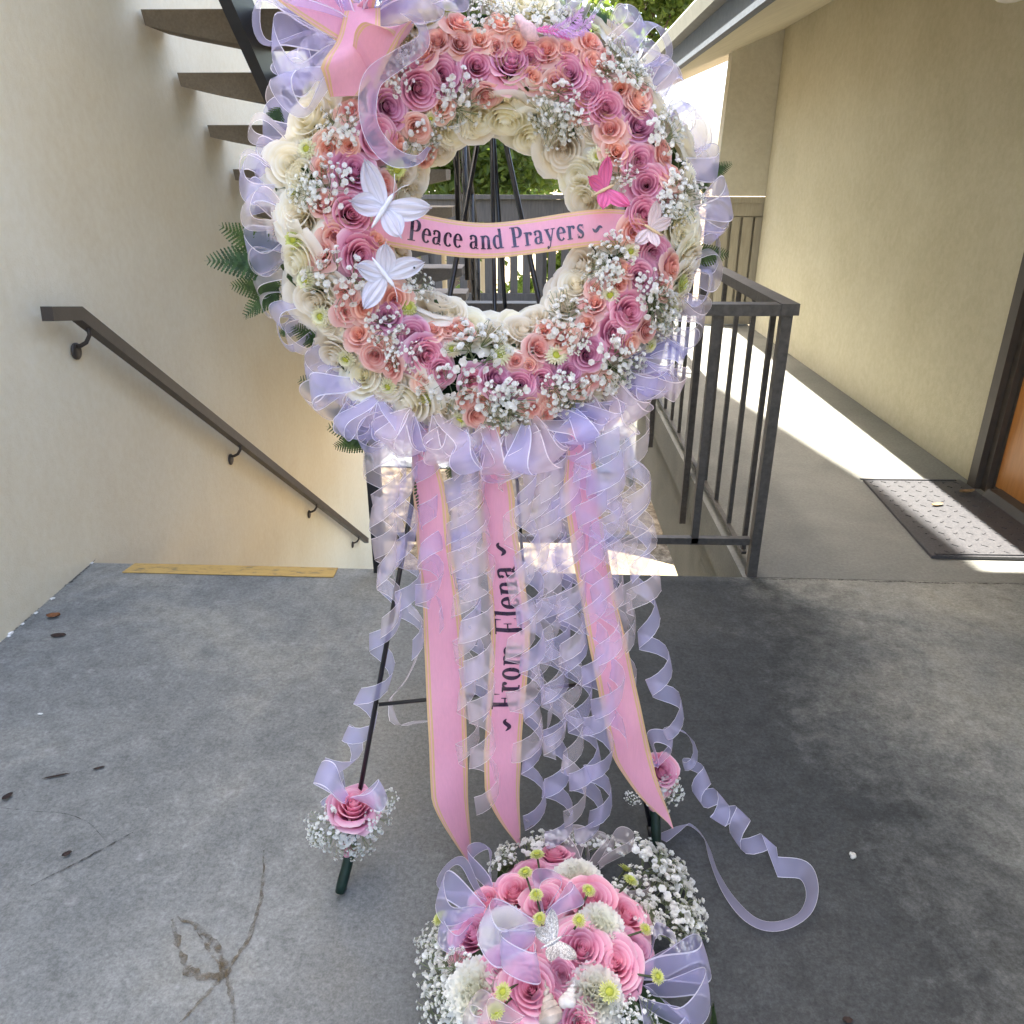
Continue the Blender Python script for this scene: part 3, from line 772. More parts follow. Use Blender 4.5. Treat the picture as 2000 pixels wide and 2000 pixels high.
def bud_meshes(mat, seed):
    """half-open spray rose: fewer, rounder petals"""
    rnd = random.Random(seed); heart = MB(); n = 34; turns = rnd.uniform(1.8, 2.3)
    def roll(i, j):
        s = i / (n - 1); a = s * turns * 2 * math.pi; r = .03 + .24 * s; t = j / 4
        return (V(((r * (.6 + .4 * t)) * math.cos(a), (r * (.6 + .4 * t)) * math.sin(a), -.4 + .78 * t * (1 - .10 * s))), .12 + .45 * t ** 2)
    heart.grid(n, 5, roll); ph = rnd.uniform(0, 6)
    for k, R in enumerate((.34, .41, .48, .55)):
        add_petal(heart, ph + k * 2.2, 1.35, .12, R, -.5, .36 - .02 * k, .15 + .08 * k, .06, rnd, 9, 6, .1, .8, .02)
    outer = MB()
    for ri, (cnt, R, zt, W, curl) in enumerate(((4, .74, .22, 1.1, .5), (5, .98, .0, .95, .95))):
        for k in range(cnt):
            add_petal(outer, ph + k * 2 * math.pi / cnt + ri * .6 + rnd.uniform(-.2, .2), W, .16, R * rnd.uniform(.88, 1.08), -.66, zt + rnd.uniform(-.06, .06), curl * rnd.uniform(.6, 1.3), .05, rnd, 9, 6, .2, 1., .04)
    outer.tube([(0, 0, -1.05), (0, 0, -.8), (0, 0, -.6)], [.12, .15, .32], 8, 1, False)
    for k in range(5):
        a = k * 2 * math.pi / 5
        outer.face([outer.vert(V((.27 * math.cos(a + d), .27 * math.sin(a + d), -.66))) for d in (-.35, .35)] + [outer.vert(V((.8 * math.cos(a), .8 * math.sin(a), -.45)))], 1)
    return outer.mesh('spray_rose', [mat, 'rose_leaf']), heart.mesh('rose_heart', [mat])
def carnation_mesh(seed):
    rnd = random.Random(seed); bb = MB()
    for k in range(46):
        f = k / 46; phi = k * 2.39996; tilt = .12 + 1.25 * f ** .8; L = .72 + .30 * f; w1 = rnd.uniform(0, 6)
        ax = V((math.cos(phi) * math.sin(tilt), math.sin(phi) * math.sin(tilt), math.cos(tilt)))
        sd = ax.cross(V((0, 0, 1))).normalized(); nn = sd.cross(ax)
        def fn(i, j):
            u = -1 + 2 * i / 10; t = j / 4
            jag = (.06 if i % 2 else -.01) * (t ** 4) + rnd.uniform(-.02, .02) * t
            p = ax * (L * t * (1 - .14 * u * u) + jag) + sd * (u * .34 * (.15 + .85 * t ** 1.2)) + nn * (.085 * math.sin(5 * u + w1) * t * t + .12 * t * t)
            return (p - V((0, 0, .55)), t * (.45 + .55 * f) + .15 * (1 - f) * t)
        bb.grid(11, 5, fn)
    bb.tube([(0, 0, -1.15), (0, 0, -.85), (0, 0, -.5)], [.14, .24, .30], 10, 1, False)
    return bb.mesh('carnation', ['carnation', 'stem'])
def mum_meshes(mat, seed, rows=3, eye=.34):
    rnd = random.Random(seed); bb = MB()
    for r in range(rows):
        cnt = 15 + 3 * r; L = .62 + .38 * r / (rows - 1); up = .42 - .36 * r / (rows - 1)
        for k in range(cnt):
            a = 2 * math.pi * (k + .5 * r) / cnt + rnd.uniform(-.06, .06); d = V((math.cos(a), math.sin(a), 0)); s = V((-d.y, d.x, 0)); LL = L * rnd.uniform(.9, 1.06)
            def fn(i, j):
                u = (-1, 0, 1)[i]; t = j / 4; w = .105 * math.sin(math.pi * (.16 + .70 * t))
                return (d * (eye * .7 + (LL - eye * .7) * t) + s * u * w + V((0, 0, up * math.sin(1.9 * t) + .03 * abs(u) - .15)), t)
            bb.grid(3, 5, fn)
    bb.tube([(0, 0, -.9), (0, 0, -.3), (0, 0, -.12)], [.07, .08, .3], 8, 1, False)
    e = MB(); e.ball((0, 0, -.06), eye, 14, 8, 0, .5, (1, 1, .62), .12)
    return bb.mesh('button_mum', [mat, 'stem']), e.mesh('eye', ['mum_eye'])
def breath_mesh(seed, n=54, spread=1.25, depth=.9, blossom=.14, stem=.9):
    """baby's breath: forked stems that end in small ruffled blossoms; unit spread"""
    rnd = random.Random(seed); bl, st = MB(), MB(); root = V((0, 0, -stem))
    tips = []
    for k in range(n):
        a = rnd.uniform(0, 2 * math.pi); r = spread * math.sqrt(rnd.random()); z = rnd.uniform(-.15, .45) * depth * (1 - .4 * r)
        tips.append(V((r * math.cos(a), r * math.sin(a), z)))
    forks = [V((rnd.uniform(-.5, .5), rnd.uniform(-.5, .5), -.45 * stem)) for _ in range(5)]
    for f in forks: st.tube([root, root.lerp(f, .5) + V((0, 0, .05)), f], .022, 4, 0, False)
    for p in tips:
        f = min(forks, key=lambda q: (q - p).length + rnd.uniform(0, .4))
        st.tube([f, f.lerp(p, .6) + V((0, 0, .06)), p], .013, 3, 0, False)
        s = blossom * rnd.uniform(.55, 1.15); ax = (p - root).normalized(); ax = (ax + V((rnd.gauss(0, .3), rnd.gauss(0, .3), rnd.gauss(0, .3)))).normalized()
        x = ax.orthogonal().normalized(); y = ax.cross(x); npet = 6
        for ring, (rr, zz) in enumerate(((1, 0), (.6, .38))):
            for q in range(npet - ring):
                aa = q * 2 * math.pi / (npet - ring) + ring * .5 + rnd.uniform(-.2, .2); d = x * math.cos(aa) + y * math.sin(aa); sd = ax.cross(d)
                c = p + ax * s * zz
                i = [bl.vert(c - ax * s * .3, 0), bl.vert(c + d * s * rr * .75 + sd * s * .52 + ax * s * .12, .7), bl.vert(c + d * s * rr * 1.05 + ax * s * rnd.uniform(-.1, .35), 1), bl.vert(c + d * s * rr * .75 - sd * s * .52 + ax * s * .12, .7)]
                bl.face(i)
    return bl.mesh('babys_breath', ['breath']), st.mesh('stems', ['breath_stem'])
def fern_mesh(seed, n=16):
    """one frond lying along +X, length 1, in the XY plane with a droop"""
    rnd = random.Random(seed); bb = MB()
    droop = lambda x: V((x, 0, -.22 * x * x))
    bb.tube([droop(k / 12) for k in range(13)], [.010 * (1 - k / 14) for k in range(13)], 5, 0, False, .4)
    for k in range(n):
        x = .16 + .82 * k / n; L = .27 * (1 - ((x - .22) / .80) ** 2 * .92) * (.55 + .45 * min(1, k / 3)); base = droop(x)
        for s in (-1, 1):
            d = V((.46 + .25 * k / n, s, rnd.uniform(-.12, .05))).normalized(); w = V((d.y * s, -d.x * s, 0)) ; tone = rnd.uniform(.1, .9); m = 5
            for j in range(m):
                f0 = j / m; c = base + d * L * f0; q = L * .23 * (1 - .7 * f0)
                for e in (-1, 1):
                    tip = c + d * L * .17 + w * e * q * .75 + V((0, 0, rnd.uniform(-.01, .01)))
                    bb.face([bb.vert(c, tone), bb.vert(c + w * e * q * .5 - d * .0, tone), bb.vert(tip, tone), bb.vert(c + d * L / m * 1.15, tone)])
            bb.face([bb.vert(base + d * L * .9 + w * .008, tone), bb.vert(base + d * L * 1.08, tone), bb.vert(base + d * L * .9 - w * .008, tone)])
    return bb.mesh('fern_frond', ['fern'])
def leaf_mesh(seed):
    """broad rose leaf along +X, length 1"""
    rnd = random.Random(seed); bb = MB()
    def fn(i, j):
        t = i / 8; u = -1 + j / 2; w = .30 * math.sin(math.pi * t ** .85) * (1 + (.08 if (i + j) % 2 else 0))
        return (V((t, u * w, .10 * abs(u) - .18 * t * t)), .3 + .3 * abs(u))
    bb.grid(9, 5, fn); return bb.mesh('leaf', ['rose_leaf'])
KIT = {}
KIT['pink'] = [rose_meshes('pink', 'rose_pink', s, o) for s, o in ((1, 1), (2, .92), (3, 1.06), (4, 1.0), (5, .86), (6, 1.1), (7, .95))]
KIT['ivory'] = [rose_meshes('ivory', 'rose_ivory', s, o) for s, o in ((11, 1.05), (12, 1.12), (13, .9), (14, 1.0), (15, 1.15))]
KIT['bouquet'] = [rose_meshes('bouquet', 'rose_bouquet', s, o) for s, o in ((21, 1.0), (22, 1.0), (23, 1.05))]
KIT['peach'] = [bud_meshes('rose_peach', s) for s in (31, 32, 33, 34)] + [rose_meshes('peach', 'rose_peach', 35, .95)]
KIT['mum'] = [mum_meshes('mum_white', s) for s in (41, 42)]
KIT['green_mum'] = [mum_meshes('mum_green', s, 3, .40) for s in (43, 44)]
KIT['carnation'] = [(carnation_mesh(s), None) for s in (51, 52)]
KIT['breath'] = [breath_mesh(s) for s in (61, 62, 63, 64)]
KIT['fern'] = [(fern_mesh(s), None) for s in (71, 72)]
KIT['leaf'] = [(leaf_mesh(s), None) for s in (81,)]
NAMES = {'pink': 'rose', 'ivory': 'ivory_rose', 'bouquet': 'rose', 'peach': 'spray_rose', 'mum': 'button_mum', 'green_mum': 'button_mum', 'carnation': 'carnation', 'breath': 'babys_breath', 'fern': 'fern_frond', 'leaf': 'leaf'}
SUBN = {'mum': 'eye', 'green_mum': 'eye', 'breath': 'stems'}
def aim(z, x=None, spin=0.0):
    z = V(z).normalized(); x = V(x) if x is not None else z.orthogonal()
    x = (x - z * x.dot(z)).normalized()
    R = Matrix((x, z.cross(x), z)).transposed()
    return (R @ Matrix.Rotation(spin, 3, 'Z')).to_4x4()
def flower(kind, parent, pos, axis, size, spin=None, variant=None, squash=1.0):
    outer, heart = KIT[kind][RND.randrange(len(KIT[kind])) if variant is None else variant]
    size *= RND.uniform(.9, 1.1); sx_ = RND.uniform(.92, 1.08)
    Mw = Matrix.Translation(V(pos)) @ aim(axis, None, RND.uniform(0, 6.28) if spin is None else spin) @ Matrix.Diagonal((size * sx_, size / sx_, size * squash * RND.uniform(.9, 1.1), 1))
    o = link(NAMES[kind], outer, parent, Mw)
    if heart is not None: link(SUBN.get(kind, 'rose_heart'), heart, o, Mw)
    if kind == 'breath': o['kind'] = 'stuff'
    return o

# ribbons --------------------------------------------------------------------
def strip(bb, P, Wd, width, edge=.0014, mats=(0, 1), n=4, cup=0.0, t=.5):
    """ribbon along points P with width vectors Wd; wired edges use the second material"""
    N = len(P); w = width if callable(width) else (lambda s: width)
    cols = [-1.0] + [-1 + 2 * k / n for k in range(n + 1)] + [1.0]
    def fn(i, j):
        s = i / (N - 1); hw = w(s) / 2; e = edge / max(hw, 1e-5)
        u = cols[j]
        if j == 1: u = -1 + e
        elif j == n + 1: u = 1 - e
        nn = Wd[i].cross((P[min(i + 1, N - 1)] - P[max(i - 1, 0)])).normalized()
        return (P[i] + Wd[i] * (u * hw) + nn * cup * hw * (u * u), t)
    bb.grid(N, len(cols), fn, lambda j: mats[1] if j in (0, n + 1) else mats[0])
def loop_mesh(seed, mats, L=1.0):
    """organza loop: leaves the origin along +X and returns; ribbon width along Y; unit length"""
    rnd = random.Random(seed); bb = MB(); N = 26; A = rnd.uniform(.30, .44); tw = rnd.uniform(-.5, .5); sk = rnd.uniform(-.25, .25); P, W = [], []
    for i in range(N):
        s = i / (N - 1); x = max(0, math.sin(math.pi * s)) ** .85 * L; z = A * math.sin(2 * math.pi * s) * (.35 + .65 * math.sin(math.pi * s)); y = sk * math.sin(math.pi * s) + .10 * math.sin(2 * math.pi * s)
        P.append(V((x, y, z))); a = tw * math.sin(math.pi * s) + .25 * math.sin(5 * s + seed)
        W.append(V((-.25 * math.cos(math.pi * s), math.cos(a), math.sin(a))).normalized())
    strip(bb, P, W, lambda s: .22 + .40 * max(0, math.sin(math.pi * s)) ** .6, .026, (0, 1), 4, .06)
    return bb.mesh('ribbon_loop', list(mats))
KIT['loop_lav'] = [loop_mesh(s, ('org_lav', 'edge_lav')) for s in range(91, 96)]
KIT['ruffle_pink'] = [loop_mesh(s, ('ruffle_pink', 'edge_pink')) for s in range(101, 105)]
KIT['ruffle_lav'] = [loop_mesh(s, ('ruffle_lav', 'edge_lav')) for s in range(105, 108)]
KIT['loop_pink'] = [loop_mesh(s, ('org_pink', 'edge_pink')) for s in range(96, 101)]
def ribbon_loop(kind, parent, pos, out, side, size):
    """out: direction of the loop, side: direction of the ribbon's width"""
    x = V(out).normalized(); y = V(side); y = (y - x * y.dot(x)).normalized(); z = x.cross(y)
    Mw = Matrix.Translation(V(pos)) @ Matrix((x, y, z)).transposed().to_4x4() @ Matrix.Diagonal((size, size, size, 1))
    return link('ribbon_loop', RND.choice(KIT[kind]), parent, Mw)
def curl_points(path, radius, pitch, width, phase, rnd, n_per=11):
    """centre path -> helix ribbon; returns P, Wd"""
    L = sum((b - a).length for a, b in zip(path, path[1:])); n = max(24, int(L / pitch * n_per))
    C = spline(path, n); fr = frames(C); P, W = [], []; ph = phase; wob = rnd.uniform(0, 6)
    for i, (c, (T, N, B)) in enumerate(zip(C, fr)):
        s = i / (n - 1); k = .65 + .35 * math.sin(7 * s + wob); r = (radius(s) if callable(radius) else radius) * (.92 + .14 * math.sin(3.3 * s * L / .3 + wob))
        ph += 2 * math.pi / n_per * (.82 + .3 * k)
        d = N * math.cos(ph) + B * math.sin(ph)
        P.append(c + d * r); tn = (-N * math.sin(ph) + B * math.cos(ph))
        W.append((T * .96 + tn * .05 + d * .14 * math.sin(2.1 * s * 9 + wob)).normalized())
    return P, W

# ================================================================== EASEL AND WREATH FRAME
FOOT_L, FOOT_R = at_z(668, 1738, 0), at_z(1279, 1655, 0)
APEX = at_y(961, 248, 1.78)
E1 = (FOOT_R - FOOT_L).normalized(); MID = (FOOT_L + FOOT_R) / 2
NRM = E1.cross(APEX - MID).normalized()
if NRM.y > 0: NRM = -NRM
E2 = NRM.cross(E1).normalized()
if E2.z < 0: E2 = -E2
t = thing('wire_easel', 'black wire easel standing behind and holding the wreath', 'easel', MID)
def rod(name, a, c, r=.0055):
    b = MB(); b.tube([a, V(a).lerp(V(c), .5), c], r, 10); return b.build(name, 'wire', t, True)
rod('leg', APEX + E1 * -.012 + E2 * .05, FOOT_L); rod('leg', APEX + E1 * .012 + E2 * .05, FOOT_R)
BACK = at_y(990, 1395, 2.35); BACK.z = 0.004; BACK.x = (FOOT_L.x + FOOT_R.x) / 2 + .05
rod('back_leg', APEX + E2 * .03, BACK, .005)
def on_easel(px, py, off=0.0): return on_plane(px, py, APEX + NRM * off, NRM)
def along(a, c, f): return V(a).lerp(V(c), f)
for f, rr in ((.40, .0045), (.735, .0045)):
    rod('crossbar', along(APEX, FOOT_L, f) + NRM * .005, along(APEX, FOOT_R, f) + NRM * .005, rr)
rod('centre_rod', APEX + E2 * .06 + NRM * .006, along(MID, APEX, .42) + NRM * .006, .0045)
for f in (.40,):
    for s, ft in ((-1, FOOT_L), (1, FOOT_R)):
        p = along(APEX, ft, f); b = MB(); b.tube(spline([p, p + NRM * .06 - E2 * .01, p + NRM * .075 + E2 * .03], 8), .004, 8); b.build('hook', 'wire', t, True)
b = MB(); b.tube([APEX + E2 * .02, APEX + E2 * .10], .014, 10); b.build('apex_clamp', 'wire', t, True)
b = MB()
for ft in (FOOT_L, FOOT_R, BACK): pass
for ft, tip in ((FOOT_L, FOOT_L), (FOOT_R, FOOT_R), (BACK, BACK)):
    b = MB(); d = (APEX - V(ft)).normalized(); b.tube([V(ft) + d * .0, V(ft) + d * .06], [.010, .009], 10); b.build('rubber_foot', 'black', t, True)

# ---- wreath
WOFF = .055
WC = on_easel(957, 440, WOFF)
def wpt(a, b_, n=0.0): return WC + E1 * a + E2 * b_ + NRM * n
def wab(px, py, n):
    p = on_easel(px, py, WOFF + n) - WC; return p.dot(E1), p.dot(E2)
R_IN = (abs(wab(785, 440, .03)[0]) + abs(wab(1132, 440, .03)[0])) / 2
R_OUT = (abs(wab(552, 440, .03)[0]) + abs(wab(1362, 440, .03)[0])) / 2
RM, RW = (R_IN + R_OUT) / 2 + .005, (R_OUT - R_IN) / 2
DOME = .085
def surf(px, py, extra=0.0):
    n = DOME
    for _ in range(4):
        a, b_ = wab(px, py, n); r = math.hypot(a, b_); k = max(-1, min(1, (r - RM) / RW)); n = DOME * math.sqrt(max(0, 1 - k * k)) ** .9 + extra
    d = V((a, b_, 0)).normalized() if r > 1e-6 else V((1, 0, 0))
    out = E1 * d.x + E2 * d.y
    ax = (NRM * math.sqrt(max(.10, 1 - (k * .85) ** 2)) + out * k * .85).normalized()
    return wpt(a, b_, n), ax, r
wreath = thing('funeral_wreath', 'large round wreath of pink, peach and ivory roses with ribbon loops', 'wreath', wpt(0, -R_OUT, 0))
b = MB(); 
def tor(i, j):
    A_, B2_ = 2 * math.pi * i / 64, 2 * math.pi * j / 16
    rr = RM + (RW - .035) * math.cos(B2_); return (wpt(rr * math.cos(A_), rr * math.sin(A_), .008 + (DOME - .045) * math.sin(B2_) * (1 if math.sin(B2_) > 0 else .35) + .006 * RND.random()), .5)
b.grid(64, 17, tor, 0, True); b.build('foam_ring', 'foam', wreath, True)

PINK = [(757,208,34),(864,145,36),(931,131,32),(817,174,34),(735,268,36),(692,336,43),(683,418,40),(996,125,34),(1035,114,25),(1107,145,34),(1146,185,34),(1183,211,31),(1246,248,34),(1249,316,33),(1263,359,35),(1257,418,31),(703,500,32),(806,656,31),(831,693,33),(860,722,28),(922,744,25),(968,739,30),(755,616,24),(1277,494,27),(1249,542,29),(1226,608,35),(1200,650,32),(1146,693,32),(1112,727,26),(1058,742,28),(1015,750,33)]
PEACH = [(897,43,24),(977,45,25),(854,80,22),(897,85,19),(937,77,20),(967,91,20),(829,102,20),(683,216,25),(951,188,22),(863,208,21),(814,250,24),(641,290,24),(681,285,17),(780,282,19),(834,307,18),(632,327,20),(632,396,22),(752,362,24),(749,159,24),(1007,83,20),(1067,97,23),(1041,151,25),(1084,162,18),(1155,83,23),(1158,122,26),(1183,114,22),(1107,97,22),(1212,174,19),(1246,199,26),(1249,182,20),(1192,253,25),(1206,296,26),(1309,336,28),(1303,376,20),(1295,299,20),(1132,219,17),(655,463,24),(629,494,26),(735,468,24),(678,608,22),(712,599,24),(672,577,20),(772,585,26),(700,653,24),(740,670,20),(732,693,24),(763,716,21),(846,642,21),(874,642,22),(900,640,22),(829,742,21),(945,781,17),(931,810,20),(914,781,18),(1238,451,22),(1314,522,25),(1220,522,20),(1209,554,24),(1292,548,19),(1300,568,16),(1161,591,23),(1095,659,22),(1064,645,20),(1052,682,22),(1007,705,17),(1033,713,16),(1146,631,19),(1263,645,21),(1232,670,23),(1155,742,17),(1178,744,18),(1132,753,19),(1038,796,24),(1078,779,20),(1072,807,19),(1162,562,16)]
IVORY = [(985,233,38),(931,238,34),(880,258,34),(858,292,30),(803,347,34),(789,382,30),(1035,270,36),(1092,305,38),(1132,350,33),(1141,392,28),(1136,522,34),(1124,562,34),(1108,595,28),(854,596,38),(877,622,34),(920,640,34),(979,658,36),(1021,650,38),(948,652,28),(1045,625,30),(609,236,40),(572,325,36),(592,345,30),(584,407,42),(597,440,34),(829,23,36),(675,165,38),(1027,14,36),(1206,85,40),(1252,165,34),(1280,205,34),(1329,275,34),(1340,339,34),(1348,395,32),(587,511,36),(621,585,40),(644,620,30),(712,733,40),(803,779,41),(857,804,32),(960,836,30),(1329,443,34),(1342,512,36),(1345,470,30),(1331,559,30),(1323,585,28),(1269,713,30),(1292,656,32),(1164,772,34),(1127,799,32),(1064,827,30),(1000,838,30),(1200,745,32),(600,285,30),(790,330,28),(1225,110,32),(905,825,26),(755,745,30),(660,695,30),(1050,20,34),(770,60,36)]
MUM = [(874,17,24),(598,290,26),(775,330,25),(840,233,17),(572,376,17),(988,174,20),(732,427,18),(1161,54,20),(1246,157,19),(1169,305,24),(572,468,22),(595,548,24),(626,619,24),(675,702,22),(797,599,21),(757,756,24),(897,821,22),(883,682,22),(837,779,18),(977,693,22),(1232,491,19),(1192,577,20),(987,688,18),(1087,693,24),(1334,554,24),(1272,676,20),(1058,824,20),(1331,590,24),(940,834,18),(1030,835,18),(1315,610,22),(1150,800,20)]
BREATH = [(666,242,36),(792,91,28),(772,148,28),(900,194,40),(826,273,32),(632,359,38),(598,379,28),(945,30,30),(1072,26,34),(1087,205,32),(1072,236,34),(1118,236,28),(1223,128,38),(1297,253,42),(1209,342,24),(1340,379,42),(1317,392,28),(661,540,42),(812,551,34),(755,645,32),(786,696,26),(931,682,48),(877,759,44),(988,790,42),(1192,505,42),(1175,540,28),(1272,568,28),(1294,605,42),(1306,633,28),(1101,616,44),(1206,707,44),(1229,727,34),(1121,776,36),(993,790,34),(1095,756,28),(1129,662,24),(1115,825,18),(1245,145,30),(1310,420,28),(1000,30,24),(1192,138,22)]
def scale_of(px_r, p): return px_r / F_PX * (p - CAM).dot(FWD)
TAKEN = []
def put(kind, lst, extra, jit, grow):
    for x, y, rp in lst:
        p, ax, r = surf(x, y, extra)
        ax = (ax + V((RND.gauss(0, jit), RND.gauss(0, jit), RND.gauss(0, jit)))).normalized()
        s = scale_of(rp, p) * grow; TAKEN.append((x, y, rp))
        flower(kind, wreath, p, ax, s)
put('pink', PINK, .012, .16, 1.14)
put('peach', PEACH, .018, .22, 1.28)
put('ivory', IVORY, -.002, .2, 1.30)
for x, y, rp in MUM:
    p, ax, r = surf(x, y, .016); TAKEN.append((x, y, rp))
    flower('green_mum' if RND.random() < .22 else 'mum', wreath, p, (ax + V((RND.gauss(0, .12), 0, RND.gauss(0, .12)))).normalized(), scale_of(rp, p) * .95)
for x, y, rp in BREATH:
    p, ax, r = surf(x, y, .030); flower('breath', wreath, p, ax, scale_of(rp, p) * 1.12); TAKEN.append((x, y, rp * .8))
# ivory fillers where the ring still shows
rnf = random.Random(5)
for _ in range(2600):
    a = rnf.uniform(0, 6.283); rr = RM + RW * rnf.uniform(-.98, 1.0)
    w = wpt(rr * math.cos(a), rr * math.sin(a), DOME * .6); d = w - CAM; z = d.dot(FWD); x, y = 1000 + F_PX * d.dot(RIGHT) / z, 1000 - F_PX * d.dot(UP) / z
    if all((x - q[0]) ** 2 + (y - q[1]) ** 2 > (q[2] * .86 + 15) ** 2 for q in TAKEN):
        p, ax, r = surf(x, y, -.008); kind = rnf.choice(['ivory', 'mum', 'ivory', 'peach']) if abs(rr - RM) < RW * .6 else rnf.choice(['ivory', 'ivory', 'mum'])
        px = rnf.uniform(22, 30); flower(kind, wreath, p, ax, scale_of(px, p) * (1.0 if kind != 'peach' else .8)); TAKEN.append((x, y, px))
# small leaves between the flowers
for _ in range(120):
    a = rnf.uniform(0, 6.283); rr = RM + RW * rnf.uniform(-.8, .98); k = (rr - RM) / RW
    p = wpt(rr * math.cos(a), rr * math.sin(a), DOME * math.sqrt(max(0, 1 - k * k)) - .032); out = E1 * math.cos(a) + E2 * math.sin(a)
    dr = (out * rnf.gauss(0, .6) + (E2 * math.cos(a) - E1 * math.sin(a)) * rnf.gauss(0, .6) + NRM * .55).normalized(); z = dr.orthogonal()
    Mw = Matrix.Translation(p) @ Matrix((dr, z.cross(dr), z)).transposed().to_4x4() @ Matrix.Scale(rnf.uniform(.035, .06), 4); link('leaf', KIT['leaf'][0][0], wreath, Mw)
# fern fronds that stick out
FERN = [(560,520,415,500,.9),(560,500,440,452,.6),(570,545,470,605,.6),(570,560,455,565,.5),(590,640,540,650,.5),(640,680,575,640,.8),(700,730,630,690,.8),(720,640,610,660,.9),(690,780,585,735,.7),(730,840,640,790,.8),(745,850,655,880,.9),(760,860,650,830,.8),(740,860,720,925,.7),(835,880,840,1005,.9),(885,880,895,960,.7),(960,890,985,960,.6),(960,890,930,945,.5),(1135,900,1120,960,.6),(1370,350,1425,320,.6),(1365,330,1385,385,.5),(1330,500,1420,500,.5),(1200,60,1150,10,.7),(1120,60,1150,8,.6),(1225,900,1240,950,.6),(550,200,525,265,.6)]
for x0, y0, x1, y1, sc in FERN:
    a, c = on_easel(x0, y0, WOFF - .01), on_easel(x1, y1, WOFF + RND.uniform(-.03, .05)); d = c - a
    x = d.normalized(); y = NRM.cross(x) + NRM * RND.uniform(-.5, .5); y = (y - x * y.dot(x)).normalized()
    Mw = Matrix.Translation(a) @ Matrix((x, y, x.cross(y))).transposed().to_4x4() @ Matrix.Scale(d.length * 1.06, 4)
    link('fern_frond', RND.choice(KIT['fern'])[0], wreath, Mw)
# organza loops all around the rim
def rim(ang, r, n): return wpt(r * math.cos(ang), r * math.sin(ang), n)
NL = 84
for i in range(NL):
    ang = 2 * math.pi * (i + RND.uniform(-.3, .3)) / NL
    out = E1 * math.cos(ang) + E2 * math.sin(ang); tan = E2 * math.cos(ang) - E1 * math.sin(ang)
    kind = 'loop_lav' if RND.random() < .52 else 'loop_pink'
    sgn = RND.choice((-1, 1))
    o = (out + tan * RND.uniform(-.45, .45) + NRM * RND.uniform(-.1, .5))
    side = tan * RND.uniform(.2, .8) + NRM * sgn * RND.uniform(.5, 1.0)
    ribbon_loop(kind, wreath, rim(ang, R_OUT - .035, RND.uniform(-.01, .03)), o, side, RND.uniform(.082, .108) * (1.15 if math.cos(ang) > .5 else 1))
for i in range(52):          # denser puffs along the bottom
    ang = rad(RND.uniform(222, 318)); out = E1 * math.cos(ang) + E2 * math.sin(ang); tan = E2 * math.cos(ang) - E1 * math.sin(ang)
    kind = 'loop_lav' if RND.random() < .35 else 'loop_pink'
    o = (out * .9 + tan * RND.uniform(-.9, .9) + NRM * RND.uniform(.0, .5)); side = tan * RND.uniform(.3, .9) + NRM * RND.choice((-1, 1)) * RND.uniform(.4, .9)
    ribbon_loop(kind, wreath, rim(ang, R_OUT - .03 + RND.uniform(-.01, .04), RND.uniform(.0, .05)), o, side, RND.uniform(.075, .105))

for i in range(30):          # full gathered ruffle over the tops of the hanging ribbons
    ang = rad(228 + 82 * i / 29 + RND.uniform(-3, 3)); out = E1 * math.cos(ang) + E2 * math.sin(ang); tan = E2 * math.cos(ang) - E1 * math.sin(ang)
    kind = 'ruffle_lav' if RND.random() < .35 else 'ruffle_pink'
    o = (out + tan * RND.uniform(-1.1, 1.1) + NRM * RND.uniform(-.1, .55)); side = tan * RND.uniform(.5, 1) + NRM * RND.choice((-1, 1)) * RND.uniform(.3, .8)
    ribbon_loop(kind, wreath, rim(ang, R_OUT - .012 + RND.uniform(-.015, .02), RND.uniform(.06, .09)), o, side, RND.uniform(.075, .10))

